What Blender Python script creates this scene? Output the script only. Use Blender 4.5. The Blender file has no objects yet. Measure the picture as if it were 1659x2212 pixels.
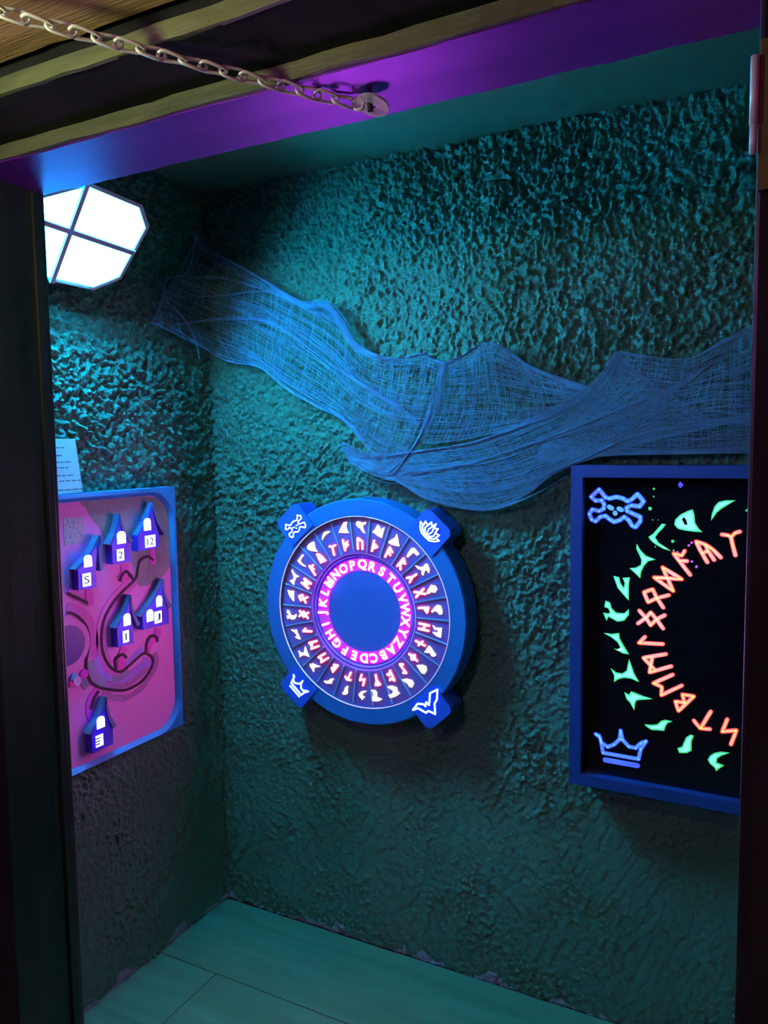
import bpy, bmesh, math, random
import numpy as np
from mathutils import Vector, Matrix

random.seed(7)
rng = np.random.default_rng(11)
sc = bpy.context.scene
COL = sc.collection

# ------------------------------------------------------------------ camera
W, H = 1659, 2212
F = 1680.2
YAW, PITCH, ROLL = math.radians(27.62), math.radians(4.874), math.radians(-0.784)
CAM = np.array([0.0, 0.0, 1.55])
_f = np.array([-math.sin(YAW) * math.cos(PITCH), math.cos(YAW) * math.cos(PITCH), -math.sin(PITCH)])
_r0 = np.array([math.cos(YAW), math.sin(YAW), 0.0])
_u0 = np.cross(_r0, _f)
RIGHT = math.cos(ROLL) * _r0 + math.sin(ROLL) * _u0
UP = -math.sin(ROLL) * _r0 + math.cos(ROLL) * _u0
cam = bpy.data.objects.new('camera', bpy.data.cameras.new('camera'))
COL.objects.link(cam)
cam.data.sensor_fit = 'VERTICAL'
cam.data.sensor_height = 36.0
cam.data.lens = 36.0 * F / H
cam.data.clip_start = 0.02
M = Matrix.Identity(4)
for i in range(3):
    M[i][0], M[i][1], M[i][2], M[i][3] = RIGHT[i], UP[i], -_f[i], CAM[i]
cam.matrix_world = M
sc.camera = cam


def ray(x, y):
    return (x - W / 2) * RIGHT - (y - H / 2) * UP + F * _f


def onp(x, y, ax, val):
    """point of a measured photo position on the world plane axis=val"""
    d = ray(x, y)
    return CAM + d * ((val - CAM[ax]) / d[ax])


# ------------------------------------------------------------------ world, lights, exposure
world = bpy.data.worlds.new('world')
sc.world = world
world.use_nodes = True
world.node_tree.nodes['Background'].inputs[0].default_value = (0.010, 0.007, 0.010, 1)
world.node_tree.nodes['Background'].inputs[1].default_value = 0.5


def area_light(name, loc, target, size, color, power):
    d = bpy.data.lights.new(name, 'AREA')
    d.shape = 'DISK'
    d.size = size
    d.color = color
    d.energy = power
    o = bpy.data.objects.new(name, d)
    COL.objects.link(o)
    o.location = loc
    o.rotation_euler = (Vector(target) - Vector(loc)).to_track_quat('-Z', 'Y').to_euler()
    return o


# unseen warm light added for the header boards, left of the camera's view
pb = bpy.data.lights.new('header_fill_light', 'POINT')
pb.color = (0.92, 1.0, 0.50)
pb.energy = 6.5
pb.shadow_soft_size = 0.03
pbo = bpy.data.objects.new('header_fill_light', pb)
COL.objects.link(pbo)
pbo.location = (-0.90, 0.36, 1.95)
# unseen red and purple fill lights added behind the camera
area_light('red_fill_light', (1.30, -0.80, 2.00), (-1.3, 1.6, 0.9), 0.25, (1.0, 0.10, 0.20), 3.4)
area_light('purple_fill_light', (-1.30, -0.75, 2.00), (-0.6, 2.0, 0.9), 0.25, (0.75, 0.12, 1.0), 5.0)

vs = sc.view_settings
vs.view_transform = 'Standard'
vs.look = 'None'
vs.exposure = 0.0
vs.gamma = 1.0
vs.use_curve_mapping = False
sc.cycles.use_denoising = True
sc.cycles.sample_clamp_indirect = 6.0
sc.cycles.max_bounces = 4
sc.cycles.use_adaptive_sampling = True
sc.cycles.adaptive_threshold = 0.02

LAMP = (1.4, 96.0, 215.0)        # bulkhead lamp diffuser
# ------------------------------------------------------------------ materials


def nodes_of(name):
    m = bpy.data.materials.new(name)
    m.use_nodes = True
    nt = m.node_tree
    b = nt.nodes['Principled BSDF']
    return m, nt, b


def link(nt, a, b):
    nt.links.new(a, b)


def pmat(name, c1, c2=None, scale=8.0, rough=0.6, bump=0.0, bscale=60.0, metal=0.0, spec=0.5,
         stretch=(1, 1, 1), contrast=(0.35, 0.65), detail=4.0):
    """procedural paint / wood / plaster: two colours mixed by noise and fine relief"""
    m, nt, b = nodes_of(name)
    b.inputs['Roughness'].default_value = rough
    b.inputs['Metallic'].default_value = metal
    b.inputs['Specular IOR Level'].default_value = spec
    tc = nt.nodes.new('ShaderNodeTexCoord')
    mp = nt.nodes.new('ShaderNodeMapping')
    mp.inputs['Scale'].default_value = stretch
    link(nt, tc.outputs['Object'], mp.inputs['Vector'])
    n = nt.nodes.new('ShaderNodeTexNoise')
    n.inputs['Scale'].default_value = scale
    n.inputs['Detail'].default_value = detail
    link(nt, mp.outputs['Vector'], n.inputs['Vector'])
    cr = nt.nodes.new('ShaderNodeValToRGB')
    cr.color_ramp.elements[0].position = contrast[0]
    cr.color_ramp.elements[1].position = contrast[1]
    cr.color_ramp.elements[0].color = (*c1, 1)
    cr.color_ramp.elements[1].color = (*(c2 or [min(1, c * 1.15) for c in c1]), 1)
    link(nt, n.outputs['Fac'], cr.inputs['Fac'])
    link(nt, cr.outputs['Color'], b.inputs['Base Color'])
    if bump > 0:
        n2 = nt.nodes.new('ShaderNodeTexNoise')
        n2.inputs['Scale'].default_value = bscale
        n2.inputs['Detail'].default_value = 5
        link(nt, mp.outputs['Vector'], n2.inputs['Vector'])
        bp = nt.nodes.new('ShaderNodeBump')
        bp.inputs['Strength'].default_value = bump
        bp.inputs['Distance'].default_value = 0.004
        link(nt, n2.outputs['Fac'], bp.inputs['Height'])
        link(nt, bp.outputs['Normal'], b.inputs['Normal'])
    return m


def emat(name, rgb, base=(0.8, 0.8, 0.8)):
    """something that gives off light; rgb is its radiance, with a slight procedural flicker in brightness"""
    m, nt, b = nodes_of(name)
    s = max(rgb)
    b.inputs['Base Color'].default_value = (*base, 1)
    b.inputs['Emission Color'].default_value = (*[c / s for c in rgb], 1)
    b.inputs['Emission Strength'].default_value = s
    tc = nt.nodes.new('ShaderNodeTexCoord')
    n = nt.nodes.new('ShaderNodeTexNoise')
    n.inputs['Scale'].default_value = 40
    link(nt, tc.outputs['Object'], n.inputs['Vector'])
    mr = nt.nodes.new('ShaderNodeMapRange')
    mr.inputs['To Min'].default_value = 0.85 * s
    mr.inputs['To Max'].default_value = 1.15 * s
    link(nt, n.outputs['Fac'], mr.inputs['Value'])
    link(nt, mr.outputs['Result'], b.inputs['Emission Strength'])
    m.cycles.emission_sampling = 'FRONT' if s > 1 else 'AUTO'
    return m


def wall_mat(name):
    m, nt, b = nodes_of(name)
    b.inputs['Roughness'].default_value = 0.55
    b.inputs['Specular IOR Level'].default_value = 0.35
    tc = nt.nodes.new('ShaderNodeTexCoord')
    n = nt.nodes.new('ShaderNodeTexNoise')
    n.inputs['Scale'].default_value = 2.6
    n.inputs['Detail'].default_value = 6
    link(nt, tc.outputs['Object'], n.inputs['Vector'])
    cr = nt.nodes.new('ShaderNodeValToRGB')
    e = cr.color_ramp.elements
    e[0].position, e[0].color = 0.32, (0.090, 0.200, 0.118, 1)
    e[1].position, e[1].color = 0.68, (0.120, 0.245, 0.165, 1)
    link(nt, n.outputs['Fac'], cr.inputs['Fac'])
    # flaked paint just above the floor
    sep = nt.nodes.new('ShaderNodeSeparateXYZ')
    link(nt, tc.outputs['Object'], sep.inputs['Vector'])
    n3 = nt.nodes.new('ShaderNodeTexNoise')
    n3.inputs['Scale'].default_value = 9
    n3.inputs['Detail'].default_value = 5
    link(nt, tc.outputs['Object'], n3.inputs['Vector'])
    ma = nt.nodes.new('ShaderNodeMath')
    ma.operation = 'MULTIPLY_ADD'
    ma.inputs[1].default_value = 0.20
    ma.inputs[2].default_value = -0.092
    link(nt, n3.outputs['Fac'], ma.inputs[0])
    lt = nt.nodes.new('ShaderNodeMath')
    lt.operation = 'LESS_THAN'
    link(nt, sep.outputs['Z'], lt.inputs[0])
    link(nt, ma.outputs['Value'], lt.inputs[1])
    mx = nt.nodes.new('ShaderNodeMix')
    mx.data_type = 'RGBA'
    link(nt, lt.outputs['Value'], mx.inputs['Factor'])
    link(nt, cr.outputs['Color'], mx.inputs['A'])
    mx.inputs['B'].default_value = (0.38, 0.34, 0.40, 1)
    link(nt, mx.outputs['Result'], b.inputs['Base Color'])
    n2 = nt.nodes.new('ShaderNodeTexNoise')
    n2.inputs['Scale'].default_value = 170
    n2.inputs['Detail'].default_value = 4
    link(nt, tc.outputs['Object'], n2.inputs['Vector'])
    bp = nt.nodes.new('ShaderNodeBump')
    bp.inputs['Strength'].default_value = 0.9
    bp.inputs['Distance'].default_value = 0.005
    link(nt, n2.outputs['Fac'], bp.inputs['Height'])
    link(nt, bp.outputs['Normal'], b.inputs['Normal'])
    return m


def plank_mat(name):
    m, nt, b = nodes_of(name)
    b.inputs['Roughness'].default_value = 0.42
    tc = nt.nodes.new('ShaderNodeTexCoord')
    mp = nt.nodes.new('ShaderNodeMapping')
    mp.inputs['Scale'].default_value = (0.8, 9, 9)
    link(nt, tc.outputs['Object'], mp.inputs['Vector'])
    n = nt.nodes.new('ShaderNodeTexNoise')
    n.inputs['Scale'].default_value = 2.2
    n.inputs['Detail'].default_value = 7
    n.inputs['Distortion'].default_value = 0.6
    link(nt, mp.outputs['Vector'], n.inputs['Vector'])
    cr = nt.nodes.new('ShaderNodeValToRGB')
    e = cr.color_ramp.elements
    e[0].position, e[0].color = 0.25, (0.11, 0.20, 0.095, 1)
    e[1].position, e[1].color = 0.72, (0.16, 0.30, 0.16, 1)
    link(nt, n.outputs['Fac'], cr.inputs['Fac'])
    link(nt, cr.outputs['Color'], b.inputs['Base Color'])
    bp = nt.nodes.new('ShaderNodeBump')
    bp.inputs['Strength'].default_value = 0.12
    bp.inputs['Distance'].default_value = 0.003
    link(nt, n.outputs['Fac'], bp.inputs['Height'])
    link(nt, bp.outputs['Normal'], b.inputs['Normal'])
    return m


MT = {}
MT['wall'] = wall_mat('rough_plaster')
MT['ceiling'] = pmat('ceiling_plaster', (0.14, 0.19, 0.10), (0.17, 0.22, 0.13), 3, 0.6, 0.35, 90)
MT['plank'] = plank_mat('floor_wood')
MT['subfloor'] = pmat('subfloor_dirt', (0.02, 0.018, 0.015), (0.04, 0.03, 0.02), 20, 0.9)
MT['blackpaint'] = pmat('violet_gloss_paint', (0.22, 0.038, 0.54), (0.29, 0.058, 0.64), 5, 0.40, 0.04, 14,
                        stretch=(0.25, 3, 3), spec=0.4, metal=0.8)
MT['postpaint'] = pmat('black_post_paint', (0.012, 0.014, 0.013), (0.040, 0.042, 0.036), 6, 0.4, 0.3, 18,
                       stretch=(3, 3, 0.3), spec=0.6, contrast=(0.4, 0.8))
MT['greenpaint'] = pmat('worn_green_paint', (0.075, 0.10, 0.045), (0.17, 0.19, 0.08), 9, 0.5, 0.5, 40,
                        stretch=(0.3, 2, 2))
MT['rawwood'] = pmat('raw_brown_wood', (0.22, 0.12, 0.055), (0.38, 0.22, 0.11), 5, 0.75, 0.5, 50, stretch=(0.4, 6, 6))
MT['darkwall'] = pmat('dark_painted_boards', (0.010, 0.011, 0.012), (0.022, 0.022, 0.022), 6, 0.8, 0.3, 30, spec=0.15)
MT['steel'] = pmat('zinc_chain_steel', (0.80, 0.84, 0.78), (0.92, 0.95, 0.90), 60, 0.38, 0, metal=0.2)
MT['washer'] = pmat('zinc_washer', (0.60, 0.62, 0.66), (0.75, 0.77, 0.80), 80, 0.45, 0, metal=0.4)
MT['hole'] = pmat('dark_recess', (0.01, 0.01, 0.012), (0.02, 0.02, 0.02), 20, 0.8)
def web_mat():
    """thin bleached gauze thread: scatters and lets light through"""
    m = bpy.data.materials.new('white_gauze_thread')
    m.use_nodes = True
    nt = m.node_tree
    nt.nodes.remove(nt.nodes['Principled BSDF'])
    tc = nt.nodes.new('ShaderNodeTexCoord')
    n = nt.nodes.new('ShaderNodeTexNoise')
    n.inputs['Scale'].default_value = 30
    link(nt, tc.outputs['Object'], n.inputs['Vector'])
    cr = nt.nodes.new('ShaderNodeValToRGB')
    cr.color_ramp.elements[0].color = (0.34, 0.58, 0.86, 1)
    cr.color_ramp.elements[1].color = (0.42, 0.66, 0.94, 1)
    link(nt, n.outputs['Fac'], cr.inputs['Fac'])
    d = nt.nodes.new('ShaderNodeBsdfDiffuse')
    t = nt.nodes.new('ShaderNodeBsdfTranslucent')
    mx = nt.nodes.new('ShaderNodeMixShader')
    mx.inputs[0].default_value = 0.45
    link(nt, cr.outputs['Color'], d.inputs['Color'])
    link(nt, cr.outputs['Color'], t.inputs['Color'])
    link(nt, d.outputs[0], mx.inputs[1])
    link(nt, t.outputs[0], mx.inputs[2])
    link(nt, mx.outputs[0], nt.nodes['Material Output'].inputs['Surface'])
    return m


MT['web'] = web_mat()
MT['wheelblue'] = pmat('blue_wheel_plastic', (0.02, 0.19, 0.58), (0.026, 0.21, 0.63), 4, 0.5, 0.05, 60)
MT['tabblue'] = pmat('bright_blue_tab', (0.03, 0.15, 0.80), (0.04, 0.17, 0.86), 4, 0.5)
MT['plate'] = pmat('violet_blue_wheel_plate', (0.22, 0.12, 0.50), (0.27, 0.15, 0.58), 9, 0.4)
MT['hub'] = pmat('blue_hub_plastic', (0.05, 0.15, 0.56), (0.06, 0.17, 0.60), 3, 0.45)
MT['divider'] = pmat('light_blue_divider', (0.20, 0.60, 0.95), (0.28, 0.70, 1.0), 30, 0.4)
MT['boardframe'] = pmat('blue_board_frame', (0.025, 0.32, 0.72), (0.03, 0.35, 0.76), 4, 0.5, 0.05, 50)
MT['boardpink'] = pmat('pink_board_face', (0.94, 0.30, 0.76), (0.95, 0.33, 0.78), 5, 0.55)
MT['navy'] = pmat('navy_frame_paint', (0.020, 0.050, 0.25), (0.026, 0.058, 0.28), 4, 0.5, 0.05, 50)
MT['glass'] = pmat('black_glass', (0.004, 0.004, 0.006), (0.006, 0.006, 0.008), 3, 0.06, 0, spec=0.5)
MT['paper'] = pmat('white_paper', (0.45, 0.48, 0.50), (0.50, 0.52, 0.54), 20, 0.8)
MT['ink'] = pmat('grey_ink', (0.08, 0.08, 0.10), (0.12, 0.12, 0.14), 20, 0.8)
MT['lamphouse'] = pmat('white_lamp_housing', (0.60, 0.62, 0.65), (0.70, 0.72, 0.75), 10, 0.5)
MT['lampbar'] = pmat('lamp_guard_paint', (0.55, 0.62, 0.72), (0.62, 0.70, 0.80), 10, 0.5)
MT['diffuser'] = emat('lamp_diffuser_glow', LAMP)
MT['pink_core'] = emat('pink_led_face', (98.0, 24.0, 100.0))
MT['pink_edge'] = emat('pink_led_side', (9.0, 0.08, 8.5))
MT['band'] = emat('magenta_halo_glow', (0.34, 0.002, 0.40), (0.3, 0.1, 0.6))
MT['edge_highlight'] = emat('cover_highlight_glow', (0.42, 0.26, 0.38))
MT['red_core'] = emat('warm_white_rune_face', (12.0, 3.6, 2.4))
MT['red_edge'] = emat('red_rune_side', (4.5, 0.10, 0.22))
MT['glyph_core'] = emat('cream_glyph_face', (4.5, 3.6, 2.4))
MT['glyph_edge'] = emat('yellow_glyph_side', (1.6, 1.3, 0.9))
MT['icon_core'] = emat('white_icon_face', (2.2, 2.6, 4.5))
MT['icon_edge'] = emat('blue_icon_side', (0.05, 0.25, 5.0))
MT['prune_core'] = emat('orange_rune_glow', (1.7, 0.60, 0.07))
MT['prune_edge'] = emat('red_rune_glow', (1.4, 0.004, 0.012))
MT['pglyph_core'] = emat('mint_glyph_glow', (0.24, 1.05, 0.72))
MT['pglyph_edge'] = emat('green_glyph_glow', (0.002, 0.62, 0.045))
MT['picon_core'] = emat('sky_blue_icon_glow', (0.05, 0.22, 1.0))
MT['picon_edge'] = emat('deep_blue_icon_glow', (0.012, 0.035, 0.95))
MT['win'] = emat('house_window_light', (1.6, 2.2, 5.0))
MT['win_side'] = emat('house_window_blue_side', (0.10, 0.06, 5.0))
MT['housefront'] = pmat('indigo_house_front', (0.10, 0.05, 0.75), (0.13, 0.07, 0.85), 20, 0.4)
MT['houseroof'] = pmat('slate_blue_house_roof', (0.16, 0.14, 0.30), (0.22, 0.20, 0.38), 25, 0.6, 0.2, 60)
MT['groove'] = pmat('dark_brown_groove', (0.045, 0.012, 0.020), (0.07, 0.02, 0.03), 30, 0.7)
MT['path'] = pmat('magenta_path_paint', (0.80, 0.13, 0.60), (0.85, 0.18, 0.66), 12, 0.5)
MT['hotpath'] = pmat('hot_magenta_path_paint', (0.92, 0.08, 0.66), (0.95, 0.10, 0.70), 12, 0.5)
MT['hill'] = pmat('grey_hill_paint', (0.22, 0.26, 0.22), (0.34, 0.34, 0.34), 14, 0.55)
MT['lavender'] = pmat('lavender_paint', (0.45, 0.25, 0.85), (0.55, 0.32, 0.90), 12, 0.5)
MT['greyblue'] = pmat('grey_blue_paint', (0.30, 0.28, 0.45), (0.40, 0.35, 0.55), 18, 0.5)
MT['mauve'] = pmat('mottled_mauve_paint', (0.40, 0.12, 0.35), (0.62, 0.25, 0.55), 220, 0.6)
MT['violetdisc'] = pmat('violet_disc', (0.12, 0.03, 0.24), (0.15, 0.04, 0.28), 10, 0.4)
MT['cyanball'] = pmat('cyan_paint', (0.10, 0.60, 0.95), None, 10, 0.5)
MT['ballpink'] = pmat('pale_pink_paint', (0.85, 0.50, 0.90), None, 10, 0.5)
MT['ballred'] = pmat('crimson_paint', (0.85, 0.03, 0.35), None, 10, 0.5)
MT['hotdot'] = pmat('hot_pink_paint', (0.90, 0.02, 0.50), None, 10, 0.5)
MT['hinge'] = pmat('bright_zinc_hinge', (0.6, 0.65, 0.7), (0.75, 0.8, 0.85), 30, 0.45, metal=0.1)
MT['brass'] = pmat('brass_plate', (0.10, 0.10, 0.02), (0.16, 0.15, 0.04), 30, 0.5)


def picture_mat():
    m, nt, b = nodes_of('mottled_picture_print')
    tc = nt.nodes.new('ShaderNodeTexCoord')
    n = nt.nodes.new('ShaderNodeTexNoise')
    n.inputs['Scale'].default_value = 150
    n.inputs['Detail'].default_value = 3
    link(nt, tc.outputs['Object'], n.inputs['Vector'])
    cr = nt.nodes.new('ShaderNodeValToRGB')
    e = cr.color_ramp.elements
    e[0].position, e[0].color = 0.35, (0.15, 0.25, 0.55, 1)
    e[1].position, e[1].color = 0.7, (0.80, 0.15, 0.45, 1)
    x = e.new(0.5)
    x.color = (0.65, 0.55, 0.45, 1)
    link(nt, n.outputs['Fac'], cr.inputs['Fac'])
    link(nt, cr.outputs['Color'], b.inputs['Base Color'])
    b.inputs['Roughness'].default_value = 0.6
    return m


MT['picture'] = picture_mat()
# ------------------------------------------------------------------ object helpers
ORIGIN = {}


def tag(o, label=None, cat=None, group=None, kind=None):
    if label:
        o['label'] = label
    if cat:
        o['category'] = cat
    if group:
        o['group'] = group
    if kind:
        o['kind'] = kind
    return o


def thing(name, loc, label=None, cat=None, group=None, kind=None):
    o = bpy.data.objects.new(name, None)
    o.empty_display_size = 0.05
    COL.objects.link(o)
    o.location = loc
    ORIGIN[o] = np.array(loc, float)
    return tag(o, label, cat, group, kind)


class MB:
    """collects shapes for ONE mesh object"""

    def __init__(self):
        self.v, self.f, self.m = [], [], []

    def add(self, verts, faces, mi=0):
        k = len(self.v)
        self.v += [tuple(map(float, p)) for p in verts]
        self.f += [tuple(i + k for i in f) for f in faces]
        self.m += [mi] * len(faces)
        return self

    def box(self, lo, hi, mi=0):
        x0, y0, z0 = lo
        x1, y1, z1 = hi
        v = [(x0, y0, z0), (x1, y0, z0), (x1, y1, z0), (x0, y1, z0), (x0, y0, z1), (x1, y0, z1), (x1, y1, z1), (x0, y1, z1)]
        f = [(0, 3, 2, 1), (4, 5, 6, 7), (0, 1, 5, 4), (1, 2, 6, 5), (2, 3, 7, 6), (3, 0, 4, 7)]
        return self.add(v, f, mi)

    def prism(self, poly, d, mi=0, mtop=None):
        """poly: 3D outline, d: extrusion vector to the front cap"""
        poly = [np.array(p, float) for p in poly]
        d = np.array(d, float)
        nrm = sum((np.cross(poly[i], poly[(i + 1) % len(poly)]) for i in range(len(poly))), np.zeros(3))
        if nrm @ d < 0:
            poly = poly[::-1]
        n = len(poly)
        v = poly + [p + d for p in poly]
        self.add(v, [tuple(range(n - 1, -1, -1))] + [(i, (i + 1) % n, n + (i + 1) % n, n + i) for i in range(n)], mi)
        k = len(self.v) - 2 * n
        self.f.append(tuple(range(k + n, k + 2 * n)))
        self.m.append(mi if mtop is None else mtop)
        return self

    def tube(self, pts, r, n=6, mi=0, closed=False, cap=True):
        pts = [np.array(p, float) for p in pts]
        N = len(pts)
        rings = []
        for i in range(N):
            a = pts[(i - 1) % N] if (closed or i > 0) else pts[i]
            b = pts[(i + 1) % N] if (closed or i < N - 1) else pts[i]
            t = b - a
            t /= np.linalg.norm(t) + 1e-12
            ref = np.array([0, 0, 1.0]) if abs(t[2]) < 0.9 else np.array([1.0, 0, 0])
            e1 = np.cross(t, ref)
            e1 /= np.linalg.norm(e1)
            e2 = np.cross(t, e1)
            rr = r[i] if hasattr(r, '__len__') else r
            rings.append([pts[i] + rr * (math.cos(2 * math.pi * k / n) * e1 + math.sin(2 * math.pi * k / n) * e2) for k in range(n)])
        v = [p for ring in rings for p in ring]
        f = []
        for i in range(N if closed else N - 1):
            j = (i + 1) % N
            for k in range(n):
                f.append((i * n + k, i * n + (k + 1) % n, j * n + (k + 1) % n, j * n + k))
        if cap and not closed:
            f += [tuple(range(n - 1, -1, -1)), tuple((N - 1) * n + k for k in range(n))]
        return self.add(v, f, mi)

    def build(self, name, mats, parent=None, smooth=False, bevel=0.0):
        off = ORIGIN.get(parent, np.zeros(3)) if parent is not None else np.zeros(3)
        me = bpy.data.meshes.new(name)
        me.from_pydata([tuple(np.array(p) - off) for p in self.v], [], self.f)
        if not isinstance(mats, (list, tuple)):
            mats = [mats]
        for m in mats:
            me.materials.append(MT[m] if isinstance(m, str) else m)
        me.polygons.foreach_set('material_index', self.m)
        if bevel > 0:
            bm = bmesh.new()
            bm.from_mesh(me)
            bmesh.ops.remove_doubles(bm, verts=bm.verts, dist=1e-6)
            bmesh.ops.bevel(bm, geom=[e for e in bm.edges if e.is_manifold and e.calc_face_angle(0) > 0.5],
                            offset=bevel, segments=2, affect='EDGES', profile=0.6)
            bm.to_mesh(me)
            bm.free()
        if smooth:
            me.polygons.foreach_set('use_smooth', [True] * len(me.polygons))
        me.update()
        o = bpy.data.objects.new(name, me)
        COL.objects.link(o)
        if parent is not None:
            o.parent = parent
            ORIGIN[o] = off
        return o


def catmull(pts, n):
    """n samples along a smooth curve through pts (any dimension)"""
    P = np.array(pts, float)
    if len(P) < 3:
        t = np.linspace(0, 1, n)[:, None]
        return P[0] * (1 - t) + P[-1] * t
    Q = np.vstack([2 * P[0] - P[1], P, 2 * P[-1] - P[-2]])
    s = np.linspace(0, len(P) - 1 - 1e-9, n)
    i = s.astype(int)
    t = (s - i)[:, None]
    p0, p1, p2, p3 = Q[i], Q[i + 1], Q[i + 2], Q[i + 3]
    return 0.5 * (2 * p1 + (p2 - p0) * t + (2 * p0 - 5 * p1 + 4 * p2 - p3) * t * t + (3 * p1 - p0 - 3 * p2 + p3) * t ** 3)


# ------------------------------------------------------------------ the room shell
XL, YB, ZC = -1.690, 2.012, 2.362          # left wall, back wall, ceiling
XR, YF0, YF1 = 0.46, 0.86, 1.0             # right wall, partition front / back


def vnoise(u, v, seed):
    """smooth value noise on arrays"""
    r = np.random.default_rng(seed).random((256, 256))
    i, j = np.floor(u).astype(int), np.floor(v).astype(int)
    a, b = u - i, v - j
    a, b = a * a * (3 - 2 * a), b * b * (3 - 2 * b)
    g = lambda x, y: r[x % 256, y % 256]
    return (g(i, j) * (1 - a) + g(i + 1, j) * a) * (1 - b) + (g(i, j + 1) * (1 - a) + g(i + 1, j + 1) * a) * b


def rot2(u, v, a):
    return u * math.cos(a) + v * math.sin(a), -u * math.sin(a) + v * math.cos(a)


def grain(u, v, cell, seed):
    """granular noise without lattice direction: three turned layers"""
    out = 0
    for i, a in enumerate((0.4, 1.45, 2.5)):
        p, q = rot2(u, v, a)
        out = out + vnoise(p / cell + 17 * i, q / cell + 31 * i, seed + i * 7) - 0.5
    return out / 1.5


def relief(u, z, seed):
    """rough-cast plaster, heights in metres"""
    n1 = grain(u, z * 0.8, 0.0078, seed)
    n2 = grain(u, z * 0.8, 0.0150, seed + 1)
    n3 = grain(u, z, 0.0060, seed + 2)
    big = vnoise(u / 0.35, z / 0.30, seed + 3)
    big2 = vnoise(u / 0.13, z / 0.13, seed + 4)
    rough = np.clip((z - 1.45) / 0.9, 0, 1) * 0.70 + 0.30 + 0.75 * np.clip((z - 2.5) / 0.6, 0, 1)
    amp = rough * (0.55 + 0.80 * big)
    lumps = np.clip(n1 + 0.75 * n2, -0.42, 0.38)
    h = amp * (0.0120 * lumps + 0.0055 * n3)
    # sparse crumbs where the plaster is smoother
    crumbs = np.clip(n1 - 0.12, 0, 1) * np.clip(big2 - 0.42, 0, 1) * 0.045
    h = h + crumbs + 0.008 * (vnoise(u / 0.5, z / 0.45, seed + 9) - 0.5)
    return h


def rough_wall(name, axis, at, lo, hi, seed, label):
    step = 0.0030
    nu, nz = int((hi - lo) / step), int(ZC / step) + 2
    us, zs = np.linspace(lo, hi, nu), np.linspace(0.0, ZC + 0.01, nz)
    U, Z = np.meshgrid(us, zs, indexing='ij')
    h = relief(U + 3.0, Z + 1.0, seed)
    V = np.zeros((nu, nz, 3))
    if axis == 1:
        V[..., 0], V[..., 1], V[..., 2] = U, at - h, Z
    else:
        V[..., 0], V[..., 1], V[..., 2] = at + h, U, Z
    idx = np.arange(nu * nz).reshape(nu, nz)
    q = np.stack([idx[:-1, :-1], idx[1:, :-1], idx[1:, 1:], idx[:-1, 1:]], -1).reshape(-1, 4)
    if axis == 0:
        q = q[:, ::-1]
    me = bpy.data.meshes.new(name)
    me.vertices.add(nu * nz)
    me.vertices.foreach_set('co', V.reshape(-1))
    me.loops.add(q.size)
    me.loops.foreach_set('vertex_index', q.reshape(-1).astype(np.int32))
    me.polygons.add(len(q))
    me.polygons.foreach_set('loop_start', np.arange(0, q.size, 4, dtype=np.int32))
    me.update(calc_edges=True)
    me.validate()
    me.polygons.foreach_set('use_smooth', [True] * len(me.polygons))
    me.materials.append(MT['wall'])
    o = bpy.data.objects.new(name, me)
    COL.objects.link(o)
    tag(o, label, kind='structure')
    return o


rough_wall('wall_back', 1, YB + 0.007, XL - 0.02, XR + 0.01, 21, 'rough-cast plaster wall behind the cipher wheel')
rough_wall('wall_left', 0, XL, YF1 - 0.02, YB + 0.01, 43, 'rough-cast plaster side wall behind the pink game board')
tag(MB().box((XR, YF1, 0), (XR + 0.08, YB + 0.05, ZC), 0).build('wall_right', 'ceiling'), 'plain side wall hidden past the right post', kind='structure')


def ceiling():
    nx, ny = 120, 60
    xs, ys = np.linspace(XL - 0.05, XR + 0.05, nx), np.linspace(YF1 - 0.02, YB + 0.05, ny)
    X, Y = np.meshgrid(xs, ys, indexing='ij')
    # ragged plaster beads where the ceiling meets the wall
    near = np.clip(1 - (YB - Y) / 0.16, 0, 1)
    h = 0.004 * (vnoise(X / 0.2 + 9, Y / 0.2, 3) - 0.5) + near * 0.012 * np.clip(vnoise(X / 0.022 + 50, Y / 0.022, 8) - 0.55, 0, 1) * 2
    V = np.stack([X, Y, ZC - h], -1).reshape(-1, 3)
    idx = np.arange(nx * ny).reshape(nx, ny)
    q = np.stack([idx[:-1, :-1], idx[:-1, 1:], idx[1:, 1:], idx[1:, :-1]], -1).reshape(-1, 4)
    b = MB().add(V, [tuple(r) for r in q])
    b.box((XL - 0.05, YF1 - 0.02, ZC + 0.02), (XR + 0.05, YB + 0.05, ZC + 0.06))
    return b.build('ceiling', 'ceiling', smooth=True)


tag(ceiling(), 'smooth plaster ceiling strip above the rough wall', kind='structure')

# floor: dark bed with planks running along the back wall
floor = tag(MB().box((-1.95, -1.2, -0.06), (1.2, YB + 0.05, -0.018)).build('floor', 'subfloor'), 'wide board floor lit teal', kind='structure')
ORIGIN[floor] = np.zeros(3)
bj = onp(464, 2106, 2, 0)[0]
rows = [(1.692, YB + 0.004, [XL - 0.02, XR])]
y = 1.692
flip = 0
while y > -1.0:
    y0 = y - 0.322
    xs = [-1.93, bj if flip % 2 == 0 else -0.35, 1.15]
    rows.append((y0, y, xs))
    y = y0
    flip += 1
for (y0, y1, xs) in rows:
    for a, b_ in zip(xs[:-1], xs[1:]):
        g = 0.0014
        MB().box((a + g, y0 + g, -0.020), (b_ - g, y1 - g, random.uniform(-0.0008, 0.0004))).build('plank', 'plank', floor, bevel=0.0012)

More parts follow.
